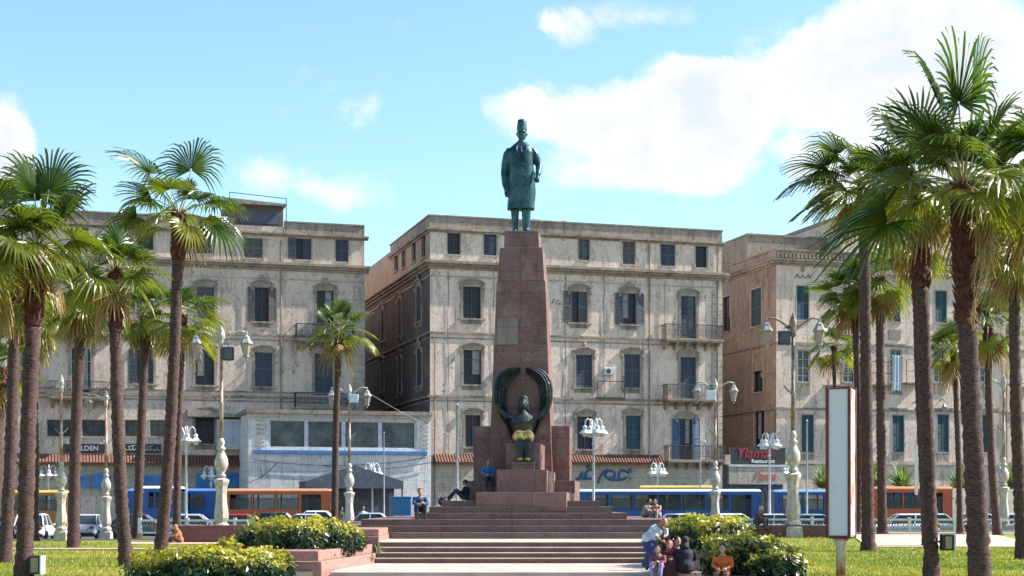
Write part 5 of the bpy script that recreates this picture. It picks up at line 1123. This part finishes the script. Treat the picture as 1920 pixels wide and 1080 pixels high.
bus('blue bus with a white roof seen end on behind the left palm trunks', 262, 332, 96.5, 911, ('bus_blue', (.008,.085,.30)), ('bus_white_roof', (.72,.74,.78)))
bus('yellow roofed orange bus at the left edge', -170, 125, 100, 919, ('bus_amber', (.42,.15,.03)), ('bus_yellow_roof', (.75,.45,.1)), doors=(6,))
bus('yellow roofed minibus parked behind the long blue bus', 1200, 1336, 106.5, 910, ('van_yellow', (.6,.42,.1)), ('van_yellow_roof', (.65,.45,.12)), doors=(1,))
def car(label, px, D, col, rz=0, L=4.2, hatch=False, h=1.45, z=0):
    t = thing('parked_car', label, 'car', (X_(px, D), D, z), R(rz), 'cars on the road behind the park'); bm = paint(*col); hl = L/2
    st_ = [(-hl,.50,.55,.62),(-hl+.08,.66,.36,.80),(-hl+.5,.78,.26,.92),(-hl+1.0,.82,.24,.95),(0,.84,.24,.93),(hl-1.2,.84,.24,.90),(hl-.5,.8,.26,.80),(hl-.1,.68,.36,.68),(hl,.5,.48,.58)]
    mb = MB(); n = 12
    for x, w, a, b in st_:
        zc = (a+b)/2; hh = (b-a)/2
        for k in range(n): q = 2*math.pi*(k+.5)/n; mb.v.append((x, w*math.copysign(abs(math.cos(q))**.35, math.cos(q)), zc+hh*math.copysign(abs(math.sin(q))**.5, math.sin(q))))
    for i in range(len(st_)-1): mb.f += [(i*n+k, i*n+(k+1) % n, (i+1)*n+(k+1) % n, (i+1)*n+k) for k in range(n)]
    mb.f += [tuple(range(n)), tuple(len(mb.v)-1-k for k in range(n))]; mb.build('body', bm, t, smooth=True, fix=True)
    ra, rb = (-hl+.1, hl-1.15) if hatch else (-hl+.55, hl-1.1); ta, tb = (ra+.35, rb-.75) if hatch else (ra+.65, rb-.7)
    g = MB().add([(ra,-.72,.88),(rb,-.72,.86),(rb,.72,.86),(ra,.72,.88),(ta,-.58,h-.07),(tb,-.58,h-.07),(tb,.58,h-.07),(ta,.58,h-.07)], [(0,3,2,1),(4,5,6,7),(0,1,5,4),(1,2,6,5),(2,3,7,6),(3,0,4,7)]).build('windows', M['car_glass'], t)
    MB().frus((tb-ta)/2+.04, .6, (tb-ta)/2-.08, .5, h-.075, h, (ta+tb)/2, 0).build('roof', bm, t, bevel=.02)
    mb = MB()
    for s in (-1, 1):
        mb.tube([(ra, s*.73, .88), (ta, s*.6, h-.05)], .035, 5).tube([(rb, s*.73, .86), (tb, s*.6, h-.05)], .03, 5).tube([((ra+rb)/2-.1, s*.735, .88), ((ta+tb)/2, s*.6, h-.05)], .035, 5)
    mb.build('pillars', bm, t)
    for x in (-hl+.75, hl-.8):
        for y in (-.74, .74): wheel(t, x, y, .31, .2)
    for s in (-1, 1):
        MB().ell((-hl+.05, s*.56, .76), (.06, .13, .09), 8, 5).build('tail_light', M['red_lens'], t); MB().ell((hl-.07, s*.52, .62), (.06, .15, .07), 8, 5).build('headlight', M['clear_lens'], t)
        MB().ell((rb-.2, s*.86, .92), (.06, .08, .06), 6, 4).build('mirror', bm, t)
    MB().box(-hl-.02, -hl+.05, -.26, .26, .5, .62).build('number_plate', M['plate'], t)
    MB().box(-hl-.03, -hl+.1, -.7, .7, .32, .46).build('bumper', M['rubber'], t)
WH = ('car_white', (.72,.73,.75)); SV = ('car_silver', (.42,.44,.47)); DK = ('car_dark', (.04,.045,.055)); RD = ('car_red', (.3,.03,.03)); BU = ('car_blue', (.05,.12,.2))
car('white hatchback seen from behind between the two leftmost palms', 66, 81, WH, 98, hatch=True, h=1.5)
car('silver saloon seen from behind right of the leftmost lamp', 165, 84, SV, 95)
car('dark saloon between the leaning palm and its neighbour', 262, 86, DK, 4)
car('white car roof behind the left balustrade', 365, 85, SV, 3)
car('dark red car beside the foot of the left lantern lamp', 455, 86, RD, 2)
car('dark car behind the left hedge top', 505, 87, DK, 180, h=1.55)
car('pale car behind the right part of the left hedge', 585, 88, SV, 2)
car('white car left of the annex lamp foot', 603, 93, WH, 2, h=1.6)
car('pale blue car far behind beside the annex pole', 705, 97, ('car_pale', (.35,.42,.55)), 0)
car('white saloon in front of the long blue bus, behind the upper right hedge', 1262, 90, WH, 180, L=4.4)
car('white saloon right of the hedge in front of the bus end', 1378, 90, WH, 0, L=4.4)
car('grey saloon between bus end and tall lamp', 1458, 88, SV, 0)
car('blue grey car behind the foot of the white sign box', 1530, 86, ('car_bluegrey', (.2,.3,.36)), 0)
car('white hatchback behind the palm right of the sign box', 1688, 88, WH, 180, hatch=True)
car('pale green car left of the box lamp trunk', 1738, 90, ('car_palegreen', (.4,.48,.46)), 180)
car('white car between the largest palm and the right lamp', 1838, 92, WH, 10)
car('silver car near the right edge', 1905, 90, SV, 0)
car('dark car at the left edge behind the slim palm', 5, 84, DK, 5)
# ------------------------------------------------------------------ people
POSES = {
 'stand': dict(pel=(0,0,.93), ch=(0,0,1.28), nk=(0,.01,1.47), hd=(0,-.02,1.62), sh=.19, el=((-.25,.02,1.14),(.25,.02,1.14)), wr=((-.27,-.05,.88),(.27,-.05,.88)), kn=((-.1,-.02,.5),(.11,-.02,.5)), an=((-.1,.03,.08),(.12,.0,.08)), f=(0,-1)),
 'bend': dict(pel=(-.12,0,.86), ch=(.12,0,1.12), nk=(.27,-.02,1.25), hd=(.36,-.05,1.36), sh=.18, el=((.12,-.2,.95),(.42,-.05,1.0)), wr=((.25,-.36,.86),(.36,-.3,.98)), kn=((-.06,-.08,.48),(.1,-.05,.48)), an=((-.16,.03,.08),(.02,.0,.08)), f=(.2,-1)),
 'sit': dict(pel=(0,0,.10), ch=(0,-.06,.42), nk=(0,-.1,.60), hd=(0,-.16,.74), sh=.18, el=((-.25,-.16,.32),(.25,-.16,.32)), wr=((-.12,-.38,.24),(.12,-.38,.24)), kn=((-.12,-.44,.13),(.12,-.44,.13)), an=((-.11,-.48,-.30),(.12,-.46,-.30)), f=(0,-1)),
 'sitlow': dict(pel=(0,0,.10), ch=(0,-.10,.41), nk=(0,-.17,.58), hd=(0,-.25,.71), sh=.18, el=((-.24,-.28,.33),(.24,-.28,.33)), wr=((-.1,-.42,.30),(.1,-.44,.34)), kn=((-.15,-.42,.30),(.15,-.42,.30)), an=((-.14,-.46,-.13),(.14,-.46,-.13)), f=(0,-1)),
 'ground': dict(pel=(0,0,.11), ch=(0,.05,.43), nk=(0,.05,.61), hd=(0,-.0,.74), sh=.18, el=((-.24,-.1,.36),(.24,-.1,.36)), wr=((-.14,-.33,.38),(.14,-.33,.38)), kn=((-.12,-.38,.48),(.12,-.36,.42)), an=((-.12,-.62,.08),(.12,-.72,.08)), f=(0,-1)),
}
def person(label, loc, pose, rz=0, s=1.0, skin=(.36,.2,.13), shirt=(.1,.15,.3), pants=(.04,.045,.07), hair=(.015,.012,.01), scarf=None, cap=None, long=False, seed=0, sleeves=1.0, lhair=False):
    p = POSES[pose]; t = thing('person', label, 'person', loc, R(rz), None, s); V = Vector; pel, ch, nk, hd = [V(p[k]) for k in ('pel', 'ch', 'nk', 'hd')]
    up = (nk-ch).normalized(); sh = [ch+(nk-ch)*.62+V((sg_*p['sh'], 0, 0)) for sg_ in (-1, 1)]; hp = [pel+V((sg_*.09, 0, -.02)) for sg_ in (-1, 1)]
    el = [V(q) for q in p['el']]; wr = [V(q) for q in p['wr']]; kn = [V(q) for q in p['kn']]; an = [V(q) for q in p['an']]; fd = V((p['f'][0], p['f'][1], 0)).normalized()
    sm = paint('skin_%.2f' % skin[0], skin, .5); mb = MB()
    mb.tube([pel-V((0,0,.06)), pel+V((0,0,.05)), pel.lerp(ch,.5), ch, ch.lerp(nk,.55), nk], [.12,.14,.125,.15,.12,.055], 12, sx=1.18)
    mb.tube([nk, nk.lerp(hd,.5), hd], [.055,.05,.06], 10); mb.ell(hd+V((0,0,.02)), (.076,.098,.118), 14, 10); mb.ell(hd+fd*.075+V((0,0,-.055)), (.042,.035,.04)); mb.ell(hd+fd*.105+V((0,0,.005)), (.014,.022,.024), 8, 6); mb.ell(hd+fd*.098+V((0,0,-.045)), (.026,.012,.009), 8, 5)
    rt = fd.cross(V((0,0,1)))
    for k, sg_ in enumerate((-1, 1)):
        mb.ell(hd+rt*.078*sg_+V((0,0,.0)), (.014,.022,.032), 8, 6)
        mb.tube([sh[k], sh[k].lerp(el[k],.5), el[k]], [.055,.05,.042], 9); mb.tube([el[k], el[k].lerp(wr[k],.4), wr[k]], [.043,.04,.026], 9); hand(mb, wr[k], (wr[k]-el[k]), 1.0, .5, sg_)
        mb.tube([hp[k], hp[k].lerp(kn[k],.5), kn[k]], [.09,.078,.056], 10); mb.tube([kn[k], kn[k].lerp(an[k],.35), an[k]], [.056,.056,.036], 10)
    remesh(mb.build('body', sm, t), .011, 2)
    sm = paint('cloth_%.2f_%.2f_%.2f' % shirt, shirt, .85); mb = MB()
    mb.tube([pel-V((0,0,.05)), pel+V((0,0,.06)), pel.lerp(ch,.5), ch, ch.lerp(nk,.6), ch.lerp(nk,.9)], [.155,.16,.15,.175,.145,.075], 12, sx=1.18)
    for k in (0, 1):
        e = wr[k].lerp(el[k], .12) if sleeves > .9 else el[k]
        mb.tube([sh[k], sh[k].lerp(el[k],.5), el[k], e], [.08,.068,.06,.045 if sleeves > .9 else .062], 9)
    remesh(mb.build('shirt', sm, t), .014, 3)
    pm = paint('cloth_%.2f_%.2f_%.2f' % pants, pants, .85); mb = MB(); mb.tube([pel+V((0,0,.06)), pel-V((0,0,.06))], [.15,.145], 12, sx=1.15)
    for k in (0, 1): mb.tube([hp[k], hp[k].lerp(kn[k],.5), kn[k]], [.112,.096,.078], 10); mb.tube([kn[k], kn[k].lerp(an[k],.5), an[k].lerp(kn[k],.06)], [.078,.07,.058 if not long else .1], 10)
    if long: mb.tube([hp[0].lerp(hp[1],.5), kn[0].lerp(kn[1],.5), an[0].lerp(an[1],.5)], [.15,.16,.19], 12, sx=1.3)
    remesh(mb.build('skirt' if long else 'trousers', pm, t), .016, 3)
    for k in (0, 1): MB().ell(an[k]+fd*.07+V((0,0,-.035)), (.045,.05,.04) if abs(fd.y) < .1 else (.045,.12,.042), 10, 6).build('shoe', M['rubber'], t, smooth=True)
    hm = paint('hair_%.2f' % hair[0], hair, .95); c = hd+V((0,0,.035))-fd*.018
    if scarf:
        q = MB().ell(c, (.096,.11,.122), 14, 8).tube([c-V((0,0,.02)), nk+V((0,0,.03)), ch.lerp(nk,.75)], [.09,.088,.15], 12); q.v = [tuple(v) for v in q.v if True]
        cm = paint('scarf_%.2f_%.2f' % scarf[:2], scarf, .8); o = q.build('headscarf', cm, t, smooth=True)
        o.data.transform(Matrix.Translation(-fd*.012))
    else:
        (MB().ell(c+V((0,0,.012))-fd*.016, (.093,.106,.118), 14, 8).tube([c-fd*.06, nk-fd*.09+V((0,0,.04)), nk.lerp(ch,.35)-fd*.14], [.085,.075,.04], 8) if lhair else MB().ell(c+V((0,0,.012))-fd*.016, (.091,.104,.116), 14, 8)).build('hair', hm, t, smooth=True) if cap is None else MB().ell(c+V((0,0,.01)), (.09,.108,.1), 14, 8).build('cap', paint('cap_%.2f' % cap[0], cap, .7), t, smooth=True)
        if cap: MB().ell(c+fd*.12+V((0,0,.01)), (.06,.07,.01), 10, 4).build('cap_peak', paint('cap_%.2f' % cap[0], cap, .7), t)
    for sg_ in (-1, 1): MB().ell(hd+fd*.094+rt*.03*sg_+V((0,0,.018)), (.01,.008,.006), 6, 4).build('eye', M['black'], t)
    return t
person('man in a blue shirt hunched on the left edge of the upper steps', (-3.2, 53.5, 1.69), 'sitlow', 10, 1.0, shirt=(.035,.07,.2), pants=(.02,.03,.07))
person('man in a black cap reclining with knees up beside the pedestal', (-1.78, 58.4, 2.12), 'ground', -90, .92, shirt=(.015,.018,.025), pants=(.045,.06,.08), cap=(.02,.02,.025))
person('youth in a bright blue top sitting on the ledge left of the pedestal blocks', (-.92, 59.62, 2.9), 'sit', 8, .95, shirt=(.05,.17,.42), pants=(.04,.035,.05), sleeves=1)
person('child in a cream top, left of two sitting far behind on the steps', (5.05, 59, 1.475), 'sitlow', 60, .85, shirt=(.5,.42,.34), pants=(.2,.2,.22))
person('child in an orange top, right of two sitting far behind on the steps', (5.55, 59, 1.475), 'sitlow', -30, .85, shirt=(.5,.28,.2), pants=(.3,.3,.32))
person('woman with orange headscarf and white shirt bending over at the right end of the steps', (3.78, 41.8, .215), 'bend', 0, .94, shirt=(.6,.66,.72), pants=(.035,.05,.18), scarf=(.55,.2,.12), long=True, sleeves=.5)
person('small child with brown hair and a lilac skirt seated below the bending woman', (3.86, 40.45, .215), 'sitlow', -20, .82, shirt=(.25,.08,.1), pants=(.38,.34,.6), hair=(.06,.035,.022), lhair=True)
person('woman with a pink headscarf seated between the child and the woman in black', (4.17, 40.75, .215), 'sitlow', -10, .98, shirt=(.16,.02,.04), pants=(.05,.02,.03), scarf=(.5,.06,.14), long=True)
person('young person in dark maroon between the pink scarf and the black clothed figure', (4.33, 41.2, .30), 'sitlow', 15, .98, shirt=(.09,.02,.03), pants=(.02,.02,.03), hair=(.03,.018,.014), lhair=True)
person('person all in black seated at the front of the group by the steps', (4.50, 40.3, .215), 'sitlow', 170, 1.1, shirt=(.012,.014,.03), pants=(.012,.014,.02), scarf=(.012,.012,.016), long=True)
person('woman in a bright orange dress sitting in front of the lower right hedge', (4.92, 36.0, .30), 'sit', -15, .88, shirt=(.6,.13,.02), pants=(.2,.08,.07), hair=(.012,.01,.01), long=False, lhair=True, skin=(.42,.22,.16))
tag(MB().box(-.6, .6, -.1, .5, 0, .25).build('kerb_stone', M['planter_wall'], loc=(4.92, 36, .045), bevel=.02), 'low pink kerb stone under the woman in orange', 'kerb stone')
person('man in a beige cap hunched on the red wall right of the long blue bus', (X_(1418, 71.2), 71.2, 1.02), 'sitlow', 60, 1.05, shirt=(.14,.06,.08), pants=(.04,.05,.09), cap=(.5,.4,.26))
person('person in orange crouching against the left end of the red wall', (X_(338, 70.4), 70.4, .22), 'sitlow', -60, 1.0, shirt=(.5,.16,.06), pants=(.1,.04,.05), scarf=(.4,.25,.14))
person('pedestrian in a white shirt walking in front of the canopy tent', (X_(681, 104), 104, .0), 'stand', 20, 1.05, shirt=(.65,.65,.63), pants=(.03,.03,.04))
person('pedestrian in dark clothes walking near the annex lamp', (X_(640, 103), 103, 0), 'stand', 70, 1.02, shirt=(.05,.05,.06), pants=(.04,.04,.06))
person('pedestrian in a red top between the two blue buses', (X_(1476, 99), 99, 0), 'stand', -60, 1.05, shirt=(.3,.06,.06), pants=(.03,.03,.05))
tag(MB().ell((0, 0, .18), (.2, .14, .17)).tube([(-.12, 0, .3), (0, 0, .46), (.12, 0, .3)], .015, 5).build('bag', M['black'], loc=(X_(831, 56.2), 56.2, 1.905), smooth=True), 'small black bag on the steps left of the reclining man', 'bag')
tag(MB().tube([P(460+k*40, 0, 108)+Vector((0, 0, 0)) for k in range(0)] or [(X_(688+i*22, 96+i*2.2), 96+i*2.2, Z_(735+i*11+6*math.sin(i*.39), 96+i*2.2)) for i in range(9)], .016, 4).build('overhead_cable', M['steel']), 'sagging pale cable from the annex lamp towards the middle block', 'cable')
